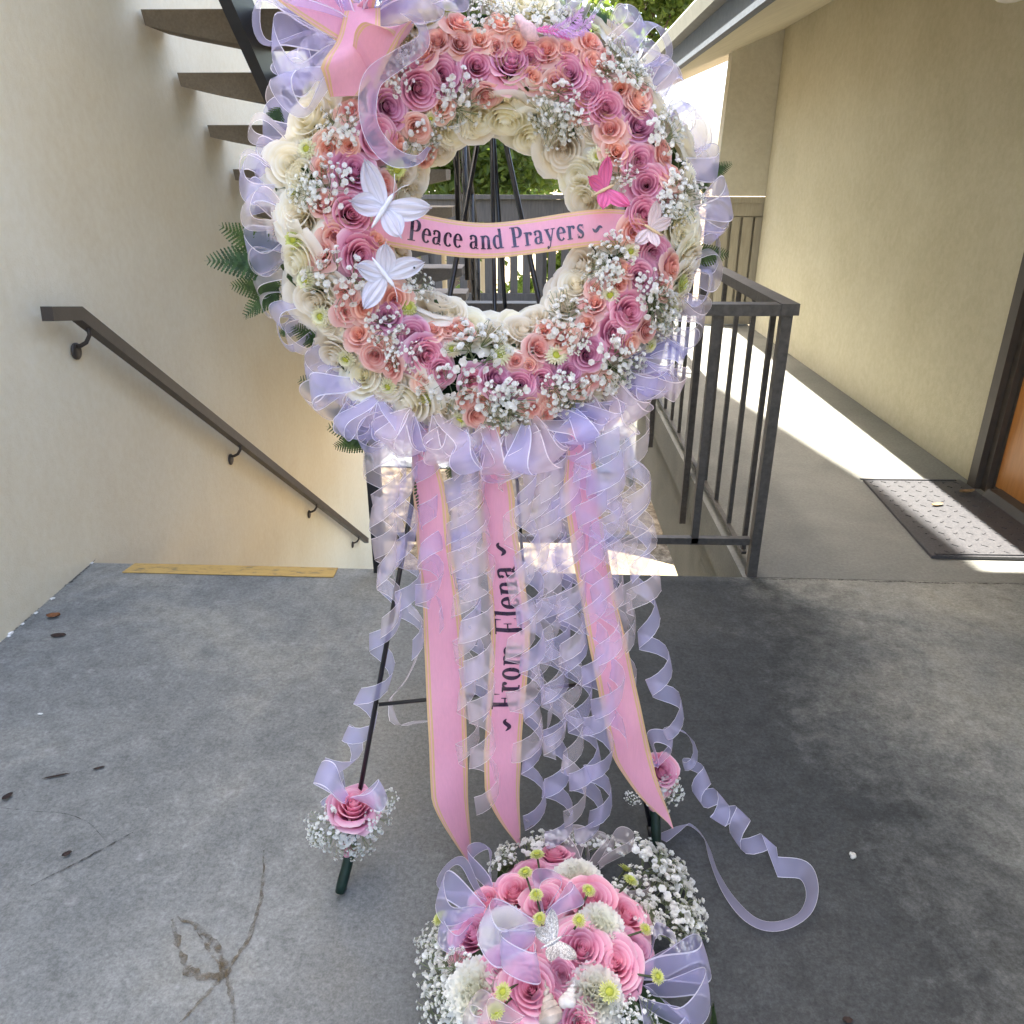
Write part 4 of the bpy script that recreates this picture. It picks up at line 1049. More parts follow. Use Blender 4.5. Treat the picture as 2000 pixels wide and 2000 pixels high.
# ================================================================== LETTERING (hand-drawn serif strokes)
def arc(cx, cy, rx, ry, a0, a1, thick, thin, n=16, phase=0.0):
    P, W = [], []
    for k in range(n + 1):
        a = rad(a0 + (a1 - a0) * k / n); P.append((cx + rx * math.cos(a), cy + ry * math.sin(a)))
        W.append(thin + (thick - thin) * abs(math.cos(a + phase)) ** 1.6)
    return (P, W)
def ln_(x0, y0, x1, y1, w0, w1=None): return ([(x0, y0), ((x0 + x1) / 2, (y0 + y1) / 2), (x1, y1)], [w0, (w0 + (w1 or w0)) / 2, w1 or w0])
def dot(cx, cy, r): return ([(cx - r, cy), (cx - r * .5, cy), (cx, cy), (cx + r * .5, cy), (cx + r, cy)], [.01, 1.73 * r, 2 * r, 1.73 * r, .01])
def serif(x0, x1, y): return ln_(x0, y, x1, y, .034)
GL = {
 'P': (.60, [ln_(.19, 0, .19, .68, .145), serif(.03, .36, .017), serif(.03, .20, .663), ln_(.19, .663, .34, .663, .034), ln_(.19, .315, .34, .315, .034), arc(.33, .489, .17, .174, 90, -90, .15, .034)]),
 'F': (.58, [ln_(.19, 0, .19, .68, .145), serif(.03, .36, .017), ln_(.03, .663, .55, .663, .034), ln_(.54, .68, .55, .50, .05, .015), ln_(.19, .35, .42, .35, .034), ln_(.42, .45, .42, .25, .03)]),
 'E': (.62, [ln_(.19, 0, .19, .68, .145), ln_(.03, .017, .58, .017, .034), ln_(.03, .663, .56, .663, .034), ln_(.55, .68, .56, .51, .05, .015), ln_(.57, .0, .60, .18, .05, .015), ln_(.19, .35, .42, .35, .034), ln_(.42, .45, .42, .25, .03)]),
 'e': (.44, [arc(.225, .23, .145, .212, 2, 318, .135, .045, 22), ln_(.10, .255, .385, .255, .034)]),
 'a': (.49, [arc(.20, .345, .13, .100, 160, 0, .12, .05, 12), dot(.105, .345, .052), ln_(.33, .35, .33, .09, .125), arc(.395, .085, .062, .07, 180, 300, .07, .03, 8), arc(.20, .125, .105, .105, 70, 330, .12, .035, 16), ln_(.225, .225, .33, .275, .045, .04)]),
 'c': (.43, [arc(.235, .23, .145, .212, 42, 318, .135, .045, 20), dot(.335, .355, .055)]),
 'd': (.54, [ln_(.375, .02, .375, .68, .125), arc(.225, .23, .14, .212, 60, 300, .13, .045, 18), ln_(.29, .42, .375, .38, .045), ln_(.29, .035, .375, .08, .045), serif(.29, .38, .66), serif(.37, .50, .03)]),
 'n': (.55, [ln_(.14, 0, .14, .45, .125), serif(.03, .25, .017), serif(.03, .15, .43), arc(.275, .32, .125, .12, 160, 0, .11, .05, 12), ln_(.40, .32, .40, 0, .125), serif(.30, .52, .017)]),
 'm': (.82, [ln_(.14, 0, .14, .45, .125), serif(.03, .25, .017), serif(.03, .15, .43), arc(.27, .32, .12, .12, 160, 0, .11, .05, 12), ln_(.39, .32, .39, 0, .125), serif(.30, .49, .017), arc(.53, .32, .13, .12, 160, 0, .11, .05, 12), ln_(.66, .32, .66, 0, .125), serif(.56, .77, .017)]),
 'r': (.42, [ln_(.15, 0, .15, .45, .125), serif(.03, .28, .017), serif(.03, .15, .43), arc(.28, .31, .11, .115, 165, 70, .08, .05, 8), dot(.335, .385, .062)]),
 'y': (.50, [ln_(.11, .44, .26, .06, .12, .11), ln_(.40, .44, .20, -.13, .045, .05), dot(.12, -.15, .055), ln_(.12, -.19, .20, -.13, .04), serif(.01, .24, .443), serif(.31, .49, .443)]),
 's': (.40, [arc(.20, .335, .10, .098, 40, 250, .10, .05, 14), ln_(.13, .28, .27, .18, .12), arc(.195, .125, .105, .105, 60, -150, .10, .05, 14), ln_(.31, .45, .315, .31, .025), ln_(.075, .15, .08, .0, .025)]),
 'o': (.49, [arc(.245, .23, .15, .212, 0, 360, .135, .05, 26)]),
 'l': (.28, [ln_(.14, 0, .14, .68, .125), serif(.03, .26, .017), serif(.03, .15, .66)]),
 '~': (.56, [([(.06 + .44 * k / 14, .25 - .07 * math.sin(2 * math.pi * k / 14 - .3)) for k in range(15)], [.02 + .10 * max(0, math.sin(math.pi * k / 14)) ** .7 for k in range(15)])]),
 ' ': (.25, []),
}
def lettering(text, S, x0, y0, size, name, parent, space=.012, tall=1.0):
    """S(u, v, lift) -> world point, u along the text and v up, both in metres"""
    x = 0; k = 0
    for ch in text:
        adv, strokes = GL[ch]; bb = MB()
        for P, W in strokes:
            k += 1; lift = .0012 + .00006 * (k % 9); q = [V((a, c)) for a, c in P]; L, R = [], []
            for i in range(len(q)):
                T = (q[min(i + 1, len(q) - 1)] - q[max(i - 1, 0)]).normalized(); n = V((-T.y, T.x)) * W[i] / 2
                L.append(bb.vert(S(x0 + (x + q[i].x + n.x) * size, y0 + (q[i].y + n.y) * size * tall, lift))); R.append(bb.vert(S(x0 + (x + q[i].x - n.x) * size, y0 + (q[i].y - n.y) * size * tall, lift)))
            for i in range(len(q) - 1): bb.face((R[i], R[i + 1], L[i + 1], L[i]))
        if strokes: bb.build(name, 'ink', parent)
        x += adv + space
def text_len(text, space=.012): return sum(GL[c][0] + space for c in text)

def satin_band(name, parent, S, u0, u1, hw, n=60, shape=None, fold=None):
    """satin ribbon with gold edges; S(u,v,lift); shape(s)->half-width factor"""
    bb = MB(); cols = [-1, -.88, -.84, -.74, -.70, -.4, 0, .4, .70, .74, .84, .88, 1]
    def fn(i, j):
        s = i / (n - 1); k = shape(s) if shape else 1.0
        return (S(u0 + (u1 - u0) * s, cols[j] * hw * k, 0), .5)
    bb.grid(n, 13, fn, lambda j: 1 if j in (0, 2, 9, 11) else 0); 
    return bb.build(name, ['satin', 'gold'], parent, True)

# ---- banner across the opening
BN = .088
cpx = [(712, 432), (760, 443), (820, 452), (890, 461), (960, 463), (1040, 456), (1120, 447), (1180, 443), (1236, 446)]
cab = [wab(x, y, BN) for x, y in cpx]
BC = spline([V((a, c, 0)) for a, c in cab], 80); BL = [0]
for p, q in zip(BC, BC[1:]): BL.append(BL[-1] + (q - p).length)
def banner_S(u, v, lift):
    u = max(0, min(BL[-1] - 1e-6, u)); i = max(k for k in range(len(BL) - 1) if BL[k] <= u); f = (u - BL[i]) / (BL[i + 1] - BL[i])
    p = BC[i].lerp(BC[i + 1], f); T = (BC[i + 1] - BC[i]).normalized(); s = u / BL[-1]
    n = BN - .028 * math.sin(math.pi * s) ** 2 + .006 * math.sin(9 * s) * (.5 + v / .07) + lift - .010 * (v / .036) ** 2 * .5
    return wpt(p.x - T.y * v, p.y + T.x * v, n)
t = thing('lettered_banner', 'pink satin banner across the wreath reading Peace and Prayers', 'ribbon', wpt(0, -.06, 0))
zc = (wpt(0, 0, BN) - CAM).dot(FWD)
hwb = 34.5 / F_PX * zc
satin_band('satin_strip', t, banner_S, 0, BL[-1], hwb, 70)
u_at = lambda px: min(range(len(BC)), key=lambda i: abs(BC[i].x - wab(px, 455, BN)[0]))
us, ue = BL[u_at(795)], BL[u_at(1181)]
size = (ue - us) / text_len('Peace and Prayers ~')
lettering('Peace and Prayers ~', banner_S, us, -.40 * size, size, 'letter', t, .012, 1.3)

# ---- hanging satin sashes
def sash_plane(px, py, off=0.0):
    """plane the tails hang in: from the wreath's lower rim to the floor a little nearer"""
    top = wpt(0, -R_OUT + .02, .05 + off); low = V((0, 1.375 - off, .02)); up = (top - low); up.x = 0
    n = up.cross(V((1, 0, 0))).normalized(); return on_plane(px, py, low, n)
def sash(name, label, cpx, hw_px, tip, seed, off=.0, text=None, tx=None, curl=.012):
    rnd = random.Random(seed); C = spline([sash_plane(x, y, off) for x, y in cpx], 60); L = [0]
    for p, q in zip(C, C[1:]): L.append(L[-1] + (q - p).length)
    w0 = rnd.uniform(0, 6); side = V((1, 0, 0))
    def S(u, v, lift):
        u = max(0, min(L[-1] - 1e-6, u)); i = max(k for k in range(len(L) - 1) if L[k] <= u); f = (u - L[i]) / (L[i + 1] - L[i])
        p = C[i].lerp(C[i + 1], f); T = (C[i + 1] - C[i]).normalized(); nrm = V((0, -1, .15)).normalized(); sd = T.cross(nrm).normalized()
        if sd.x < 0: sd = -sd
        s = u / L[-1]; tw = .5 * math.sin(3.4 * s + w0); sd2 = sd * math.cos(tw) + nrm * math.sin(tw)
        n2 = sd2.cross(T).normalized(); n2 = n2 if n2.dot(nrm) > 0 else -n2
        return p + sd2 * v + n2 * (lift + curl * math.sin(7 * s + w0) + .0035 * math.sin(23 * s + 30 * v + w0) * math.sin(11 * s) - (5.0 + 3.0 * math.sin(5 * s + w0)) * v * v) + V((0, 0, 0))
    t = thing(name, label, 'ribbon', C[-1], 'pink satin ribbons hanging from the wreath')
    zc = (C[30] - CAM).dot(FWD); hw = hw_px / F_PX * zc
    shp = lambda s: (.55 + .45 * smoothstep(0, .16, s)) if s < 1 - tip else max(.02, 1 - ((s - 1 + tip) / tip) ** 1.25)
    # slanted cut: one edge runs on to the point
    bb = MB(); cols = [-1, -.88, -.84, -.74, -.70, -.4, 0, .4, .70, .74, .84, .88, 1]; n = 60
    sgn = -1 if tx == 'L' else 1
    def fn(i, j):
        s = i / (n - 1); k = shp(s); c = cols[j]
        v = hw * (c * k if s < 1 - tip else (sgn - (sgn - c) * k))
        return (S(s * L[-1], v, 0), .5)
    bb.grid(n, 13, fn, lambda j: 1 if j in (0, 2, 9, 11) else 0); bb.build('satin_strip', ['satin', 'gold'], t, True)
    if text:
        str_, pa, pb = text
        # reads from bottom to top
        def near(py): return min(range(len(C)), key=lambda i: abs(1000 - F_PX * (C[i] - CAM).dot(UP) / (C[i] - CAM).dot(FWD) - py))
        ua, ub = L[near(pa)], L[near(pb)]
        sz = (ua - ub) / text_len(str_)
        lettering(str_, lambda x, y, l: S(ua - x, -y, l), 0, -.40 * sz, sz, 'letter', t, .012, 1.3)
    return t
sash('hanging_ribbon', 'left blank pink satin ribbon with gold edges below the wreath', [(826, 835), (832, 910), (838, 1000), (845, 1100), (858, 1200), (868, 1320), (876, 1450), (878, 1560), (884, 1640), (888, 1705)], 39, .20, 3, .012, None, 'R')
sash('hanging_ribbon', 'middle pink satin ribbon with dark lettering running upward', [(960, 830), (964, 890), (966, 960), (972, 1050), (985, 1150), (995, 1250), (990, 1370), (982, 1480), (980, 1580), (985, 1668)], 39, .18, 8, .012, ('~ From Elena ~', 1425, 1060), 'R')
sash('hanging_ribbon', 'right blank pink satin ribbon slanting to the right', [(1132, 835), (1138, 900), (1146, 980), (1158, 1080), (1176, 1200), (1200, 1320), (1226, 1440), (1248, 1540), (1276, 1632)], 39, .22, 5, .012, None, 'R')

# ---- curled organza streamers
STREAM_G = 'curled organza streamers hanging below the wreath'
def streamer(label, path, kind, seed, radius=.022, pitch=.09, width=.040, group=STREAM_G, extra=None, body='stream'):
    rnd = random.Random(seed); P, W = curl_points([V(p) for p in path], radius, pitch, width, rnd.uniform(0, 6), rnd)
    if extra: P2, W2 = extra; P += P2; W += W2
    bb = MB(); strip(bb, P, W, width, .0013, (0, 1), 2, .03)
    o = bb.build('organza_streamer', [body + '_lav', 'edge_lav'] if kind == 'lav' else [body + '_pink', 'edge_pink'], None, True)
    return tag(o, label, 'ribbon', group)
LAV_OLD = 'sheer lavender organza streamer curling down in the bunch below the wreath'
PNK_OLD = 'sheer pale pink organza streamer curling down in the bunch below the wreath'
rs = random.Random(77)
ST = [(738,880,765,1230,'pink'),(756,870,748,1120,'pink'),(792,900,800,1260,'lav'),(903,890,915,1490,'pink'),(890,880,928,1380,'lav'),(918,900,948,1560,'pink'),(1006,890,1030,1470,'pink'),(1026,890,1045,1600,'lav'),(1046,880,1062,1400,'pink'),(1064,890,1085,1480,'pink'),(1078,900,1090,1630,'lav'),(1110,880,1120,1590,'pink'),(1096,900,1150,1640,'lav'),(1152,900,1172,1600,'lav'),(1192,890,1200,1290,'pink'),(1215,870,1225,1380,'pink'),(1240,840,1258,1190,'pink'),(1180,900,1190,1440,'lav')]
for i, (x0, y0, x1, y1, kd) in enumerate(ST):
    off = rs.uniform(-.005, .05); n = 6; pts = []
    for k in range(n + 1):
        f = k / n; pts.append(sash_plane(x0 + (x1 - x0) * f + rs.uniform(-4, 4) * math.sin(math.pi * f), y0 + (y1 - y0) * f, off + .015 * math.sin(3 * f + i)))
    zone = 'left of the left pink ribbon' if x0 < 820 else 'between the left and middle pink ribbons' if x0 < 960 else 'between the middle and right pink ribbons' if x0 < 1140 else 'along the right pink ribbon' if x0 < 1200 else 'right of the right pink ribbon'
    streamer('%s sheer %s organza streamer %s' % ('long' if y1 > 1420 else 'shorter', 'lavender' if kd == 'lav' else 'pale pink', zone), pts, kd, 200 + i, rs.uniform(.028, .037), rs.uniform(.092, .125), rs.uniform(.044, .052))
for i in range(6):          # short ends under the loops
    x0 = rs.uniform(720, 1240); pts = [sash_plane(x0 + rs.uniform(-6, 6), 850 + 60 * k, rs.uniform(.0, .04)) for k in range(rs.randint(4, 7))]
    kd = rs.choice(('lav', 'pink')); streamer('short sheer %s organza ribbon end hanging just under the loops' % ('lavender' if kd == 'lav' else 'pale pink'), pts, kd, 400 + i, rs.uniform(.028, .034), .09, .048)
pts = [sash_plane(x, y, .0) for x, y in ((765, 1090), (757, 1200), (742, 1300), (715, 1390), (690, 1450), (652, 1505), (655, 1560), (690, 1590))]
streamer('long lavender organza streamer winding down the left easel leg', [sash_plane(770, 890, .0), sash_plane(778, 990, .0)] + pts, 'lav', 501, lambda s: .026 + .012 * s, .12, .045, STREAM_G, None, 'org')
pts = [sash_plane(x, y, .01) for x, y in ((800, 1180), (818, 1240), (800, 1330), (760, 1370), (775, 1405), (825, 1410))]
streamer('pale pink organza streamer curling away left of the left pink ribbon', pts, 'pink', 502, .010, .25, .040)
# right one that trails onto the floor in a loop
hang = [sash_plane(x, y, 0) for x, y in ((1240, 860), (1248, 1000), (1252, 1120), (1270, 1240), (1292, 1330), (1318, 1420))]
low = [at_z(1352, 1490, .16), at_z(1385, 1560, .10), at_z(1430, 1600, .06), at_z(1485, 1660, .04)]
fl = [(1520, 1690), (1570, 1700), (1586, 1740), (1570, 1782), (1520, 1802), (1470, 1790), (1425, 1745), (1395, 1690), (1378, 1640), (1345, 1608), (1312, 1620), (1290, 1632)]
FP = spline([at_z(x, y, .022) for x, y in fl], 70); FR = frames(FP); FW = []
for i, (T, N, B) in enumerate(FR):
    sd = V((-T.y, T.x, 0)).normalized(); lean = .75 + .35 * math.sin(i * .16); FW.append((sd * math.cos(lean) + V((0, 0, 1)) * math.sin(lean)).normalized())
for i, p in enumerate(FP): p.z = max(.022 * abs(FW[i].z) + .002, p.z * .4)
streamer('long lavender organza streamer trailing right into a loop on the floor', hang + low, 'lav', 503, lambda s: .030, .12, .044, STREAM_G, (FP, FW), 'org')

# streamers that would share a label are told apart by their order from the left
_by = {}
for o in list(COL.objects):
    if o.name.startswith('organza_streamer'): _by.setdefault(o['label'], []).append(o)
for lab, lst in _by.items():
    if len(lst) > 1:
        for n_, o in zip(('first', 'second', 'third', 'fourth', 'fifth', 'sixth', 'seventh', 'eighth'), sorted(lst, key=lambda q: ORG[q.name].translation.x)):
            o['label'] = '%s, %s from left' % (lab, n_)

# ================================================================== BOW
def band(name, parent, P, W, hw, mats=('satin', 'gold')):
    bb = MB(); cols = [-1, -.88, -.84, -.74, -.70, -.4, 0, .4, .70, .74, .84, .88, 1]; n = len(P)
    bb.grid(n, 13, lambda i, j: (P[i] + W[i] * (cols[j] * (hw(i / (n - 1)) if callable(hw) else hw)), .5), lambda j: 1 if j in (0, 2, 9, 11) else 0)
    return bb.build(name, list(mats), parent, True)
def epx(lst, n): return spline([on_easel(x, y, WOFF + d) for x, y, d in lst], n)
zb = (on_easel(700, 80, WOFF + .14) - CAM).dot(FWD); pxm = zb / F_PX
bow = thing('satin_bow', 'big pink satin and lavender organza bow at the upper left of the wreath', 'bow', on_easel(690, 110, WOFF + .10))
P = epx([(705, 55, .13), (650, 22, .15), (590, -14, .17), (520, -62, .17)], 24); d = (P[-1] - P[0]).normalized(); pd = NRM.cross(d).normalized()
band('bow_tail', bow, P, [(pd * math.cos(.5 * i / 23) + NRM * math.sin(.5 * i / 23)).normalized() for i in range(24)], 47 * pxm)
P = epx([(708, 18, .15), (700, 70, .165), (688, 120, .16), (672, 188, .13)], 24)
band('bow_tail', bow, P, [(E1 + E2 * .12 + NRM * (.35 * math.sin(i * .25))).normalized() for i in range(24)], lambda s: (34 + 34 * s) * pxm if s < .74 else (59 - 120 * (s - .74)) * pxm)
P = epx([(712, 136, .14), (722, 100, .185), (750, 62, .20), (786, 50, .17), (788, 78, .12), (755, 108, .11), (716, 130, .12)], 40)
band('bow_loop', bow, P, [(NRM * .6 + E2 * (.75 * math.cos(i * .12)) - E1 * .5).normalized() for i in range(40)], 44 * pxm)
P = epx([(706, 40, .12), (720, -10, .17), (770, -45, .18), (790, -10, .14), (735, 35, .12)], 32)
band('bow_loop', bow, P, [(NRM * .7 + E1 * .6 + E2 * .2).normalized()] * 32, 38 * pxm)
for x, y, a, s in ((690, 55, 150, .15), (700, 40, 100, .16), (715, 40, 60, .17), (740, 30, 35, .16), (770, 25, 20, .13), (665, 90, 200, .12), (660, 140, 215, .12), (640, 60, 175, .12), (790, 20, 80, .13), (720, 30, 75, .15), (690, 25, 115, .15), (760, 22, 100, .14), (735, 45, 20, .12), (665, 35, 140, .13)):
    o = E1 * math.cos(rad(a)) + E2 * math.sin(rad(a)) + NRM * .35
    ribbon_loop('loop_lav', bow, on_easel(x, y, WOFF + .125), o, NRM + E1 * RND.uniform(-.5, .5) + E2 * RND.uniform(-.5, .5), s)
P = epx([(795, 20, .15), (822, 50, .17), (824, 85, .175), (775, 118, .17), (728, 155, .165), (718, 215, .15), (732, 268, .145), (770, 308, .14), (815, 312, .135), (838, 288, .13)], 70); fr = frames(P)
bb = MB(); Wd = [(T.cross(NRM) * math.cos(.8 * math.sin(i * .11)) + NRM * math.sin(.8 * math.sin(i * .11) + .4)).normalized() for i, (T, N, B) in enumerate(fr)]
strip(bb, P, Wd, lambda s: (38 if s < .8 else 38 - 110 * (s - .8)) * pxm, .0012, (0, 1), 4, .05)
bb.build('organza_tail', ['stream_lav', 'edge_lav'], bow, True)
b = MB(); b.ball(on_easel(704, 40, WOFF + .13), .022, 12, 8, 0, .5, (1, .9, 1.2), .15); b.build('bow_knot', 'satin', bow, True)

# ================================================================== BUTTERFLIES
def butterfly(label, px, py, n, head, size_px, wing_mat, body_mat, fore=62, hind=112, plane=None, lift=.35, spots=0, fw=1.0, hwk=.72):
    if plane is None: c = on_easel(px, py, WOFF + n); ex, ey, ez = E1, E2, NRM
    else: c, ex, ey, ez = plane
    s = size_px / F_PX * (c - CAM).dot(FWD)
    D = lambda a: ex * math.cos(rad(a)) + ey * math.sin(rad(a))
    t = thing('butterfly', label, 'butterfly', c)
    h = D(head)
    def one(name, ang, L, W, sgn, bend, scall):
        dv = D(head + sgn * ang); sd = D(head + sgn * ang - sgn * 90); bb = MB(); up = (ez * lift).normalized()
        def fn(i, j):
            tt = i / 11; u = -1 + j / 9; w = W * max(0.02, math.sin(math.pi * min(1, .06 + .94 * tt ** .8))) ** .62 * (.55 + .45 * tt)
            if tt > .86: w = max(w, W * .45 * (1 - (tt - .86) / .20))
            L2 = L * (1 + scall * (.05 * math.cos(6 * u) - .10 * u * u))
            return (c + dv * (L2 * tt) + sd * (u * w + bend * tt * tt) + ez * (lift * s * (.15 * tt + .28 * tt * tt) + .035 * s * math.cos(9 * u + 5 * tt) * tt), .5 + .5 * math.cos(u * 4 * math.pi) if .1 < tt < .97 else .9)
        bb.grid(12, 19, fn); w_ = bb.build(name, wing_mat, t, True)
        if spots and sgn > 0 and name == 'forewing':
            b2 = MB(); q = fn(8, 12)[0] + ez * .002; b2.tube([q, q + ez * .0008], .0022, 8); b2.build('spot', 'black', w_)
    for sgn in (-1, 1):
        one('forewing', fore, s * .60 * fw, s * .205, sgn, .06 * s, .5)
        one('hindwing', hind, s * .60 * hwk, s * .20, sgn, -.04 * s, 1)
    bb = MB(); P = [c + h * s * (.22 - .52 * k / 9) + ez * s * .035 for k in range(10)]
    bb.tube(P, [s * r for r in (.012, .030, .034, .028, .036, .034, .030, .026, .020, .008)], 10); body = bb.build('body', body_mat, t, True)
    for sgn in (-1, 1):
        bb = MB(); a = P[0]; bb.tube([a, a + h * s * .12 + D(head + 90 * sgn) * s * .05 + ez * s * .05, a + h * s * .2 + D(head + 90 * sgn) * s * .11 + ez * s * .07], s * .005, 5); bb.build('antenna', body_mat, body, True)
    return t
butterfly('white feather butterfly beside the first letter of the banner', 750, 408, .128, 54, 150, 'wing_white', 'body_white', 62, 112)
butterfly('white feather butterfly just below the left end of the banner', 752, 537, .128, -55, 132, 'wing_white', 'body_white', 75, 135, None, .35, 1)
butterfly('small pale peach butterfly on the right side of the wreath', 1273, 449, .130, 150, 84, 'wing_peach', 'beige_body', 70, 118, None, .6)
butterfly('hot pink butterfly above the right end of the banner', 1180, 371, .125, 25, 94, 'wing_pink', 'beige_body', 68, 122, None, .5, 0)

# ================================================================== BIRD
bc = on_easel(1026, 60, WOFF + .125); s = 1 / F_PX * (bc - CAM).dot(FWD)
t = thing('bird_ornament', 'small white and pink bird with a hot pink feather tail', 'bird', bc)
q = lambda x, y, n=0: bc + E1 * (x - 1026) * s - E2 * (y - 60) * s + NRM * n * s
bb = MB(); bb.tube(spline([q(1007, 46), q(1013, 44, 3), q(1021, 50, 4), q(1031, 61, 4), q(1042, 70), q(1054, 74, -3)], 14), [s * r for r in (3, 9.5, 12, 12, 9.5, 9, 12, 14.5, 15.5, 15, 12.5, 9, 6, 2)], 14); bb.build('body', 'bird', t, True)
bb = MB(); bb.tube([q(1008, 47, 2), q(1000, 50, 2)], [s * 3.2, s * .5], 8); bb.build('beak', 'beige_body', t, True)
bb = MB(); bb.ball(q(1014, 42, 12), 1.8 * s, 8, 6); bb.build('eye', 'black', t, True)
def feather(P, w, mat, parent, name='tail_feather', seed=1):
    rnd = random.Random(seed); bb = MB(); P = spline(P, 16); fr = frames(P)
    bb.tube(P, .5 * s, 4, 0, False)
    for i, (p, (T, N, B)) in enumerate(zip(P, fr)):
        for k in range(7):
            for sg in (-1, 1):
                f = i / 15; d = (T * rnd.uniform(.6, 1.0) + (E2 * sg + NRM * rnd.uniform(-.6, .6)) * .8).normalized(); l = w * s * math.sin(math.pi * min(1, .12 + .85 * f)) * rnd.uniform(.6, 1.1)
                a = p + T * rnd.uniform(-2, 2) * s; bb.face([bb.vert(a), bb.vert(a + d * l * .6 + T * .9 * s), bb.vert(a + d * l), bb.vert(a + d * l * .6 - T * .9 * s)])
    bb.build(name, mat, parent)
feather([q(1044, 62, 8), q(1065, 62, 12), q(1095, 70, 10), q(1115, 78, 6)], 13, 'feather', t, 'tail_feather', 3)
feather([q(1060, 66, 8), q(1090, 60, 12), q(1120, 44, 10), q(1140, 20, 8)], 24, 'feather_lav', t, 'tail_feather', 4)
feather([q(1090, 70, 6), q(1115, 64, 10), q(1140, 52, 8), q(1165, 30, 6)], 22, 'feather_lav', t, 'tail_feather', 5)

# ================================================================== ROSE CORSAGES ON THE EASEL FEET
def corsage(label, foot, rpx, size, axis, stem_to, breath, seed):
    t = thing('rose_corsage', label, 'corsage', V(foot) + V((0, 0, .001)), 'rose corsages tied to the easel feet')
    zc = (V(foot) - CAM).dot(FWD); p = on_plane(rpx[0], rpx[1], V(foot) + V((0, -.03, 0)), NRM)
    k = zc / F_PX
    flower('bouquet', t, p, axis, size * k * .95, None, None, 1.35)
    neck = p - V(axis).normalized() * .06
    for (x, y, r) in breath:
        q = on_plane(x, y, V(foot) + V((0, -.05, 0)), NRM); d = (q - neck).normalized() + V((0, -.5, .25))
        flower('breath', t, q, d, r * k)
    foot = V(foot)
    bb = MB(); bb.tube(spline([neck, neck.lerp(foot, .45) + V((.004, -.012, 0)), foot.lerp(neck, .02) + V((0, -.02, .012))], 10), [.010, .011, .012, .0125, .0125, .012, .012, .0125, .012, .011], 10); bb.build('taped_stem', 'tape', t, True)
    bb = MB(); m_ = neck.lerp(foot, .38); bb.ball(m_ + V((.002, -.012, .012)), .017, 10, 7, rnd=.25); bb.build('satin_knot', 'satin', t, True)
    return t, p, k
dL = (APEX - FOOT_L).normalized()
tL, pL, k = corsage('pink rose corsage with white sprays on the left easel foot', FOOT_L, (690, 1576), 42, dL * .8 + V((0, -.45, .55)), None, [(632, 1612, 34), (662, 1638, 36), (700, 1636, 36), (738, 1600, 28), (752, 1565, 22), (616, 1630, 20), (690, 1662, 24)], 1)
ribbon_loop('loop_lav', tL, pL + V((.0, .0, .02)), V((.8, -.2, .35)), V((0, -.4, 1)), .085)
ribbon_loop('loop_lav', tL, pL + V((-.01, .0, .02)), V((-.7, -.2, .8)), V((0, 1, .6)), .09)
tR, pR, k = corsage('pink rose corsage half hidden behind the tip of the right pink ribbon', FOOT_R, (1291, 1508), 32, V((.25, -.55, .8)), None, [(1298, 1552, 30), (1310, 1535, 22), (1236, 1560, 14)], 2)
ribbon_loop('loop_lav', tR, pR + V((-.01, .0, .02)), V((.1, -.1, 1)), V((0, 1, .2)), .075)
ribbon_loop('loop_lav', tR, pR + V((-.01, .0, .02)), V((-.7, -.1, .5)), V((0, 1, .2)), .07)

# ================================================================== BOUQUET IN FRONT
top = at_z(1082, 1838, .17); BCN = V((top.x, top.y, 0)); BR = V((.235, .245, .19))
def bsurf(px, py, lift=0.0):
    o = CAM - BCN; d = ray(px, py); R = BR * 1.0; R = V((R.x + lift, R.y + lift, R.z + lift))
    os_, ds = V((o.x / R.x, o.y / R.y, o.z / R.z)), V((d.x / R.x, d.y / R.y, d.z / R.z))
    a, b_, c_ = ds.dot(ds), 2 * os_.dot(ds), os_.dot(os_) - 1; disc = b_ * b_ - 4 * a * c_
    if disc < 0:
        p = at_z(px, py, .07); n = (p - BCN); n.z = .12; return p, n.normalized()
    p = CAM + d * ((-b_ - math.sqrt(disc)) / (2 * a))
    if p.z < .04: p = at_z(px, py, .045)
    n = p - BCN; n = V((n.x / R.x ** 2, n.y / R.y ** 2, n.z / R.z ** 2)).normalized(); return p, n
bq = thing('flower_bouquet', 'low bouquet of pink roses and white carnations on the floor', 'bouquet', BCN)
b = MB(); b.tube([BCN + V((0, 0, .002)), BCN + V((0, 0, .02)), BCN + V((0, 0, .07)), BCN + V((0, 0, .075))], [.13, .145, .17, .16], 28); b.build('dish', 'dish', bq, True)
b = MB(); b.ball(BCN + V((0, 0, .07)), .15, 18, 10, 0, .5, (1, 1, .45), .06); b.build('foam_block', 'foam', bq, True)
for x, y, r, up in ((1039,1711,35,.9),(1083,1671,28,.8),(928,1829,38,.5),(955,1765,33,.6),(982,1890,33,.2),(1039,1933,42,.5),(1133,1859,42,.5),(1153,1762,38,.8),(1221,1792,40,.6),(1197,1886,40,.5),(1241,1856,33,.2),(1130,1998,38,.3),(1005,1745,30,.7),(1062,1765,30,.7),(1095,1905,30,.5),(1012,1865,30,.5),(1090,1745,28,.7),(975,1990,34,.2),(1075,1965,26,.2)):
    p, n = bsurf(x, y, .005); flower('bouquet', bq, p, n + (CAM - p).normalized() * up, scale_of(r, p) * 1.22)
for x, y, r in ((1130,1711,43),(982,1816,46),(1174,1809,42),(925,1937,54),(1163,1944,48)):
    p, n = bsurf(x, y, .02); flower('carnation', bq, p, n + (CAM - p).normalized() * .7, scale_of(r, p) * 1.25)
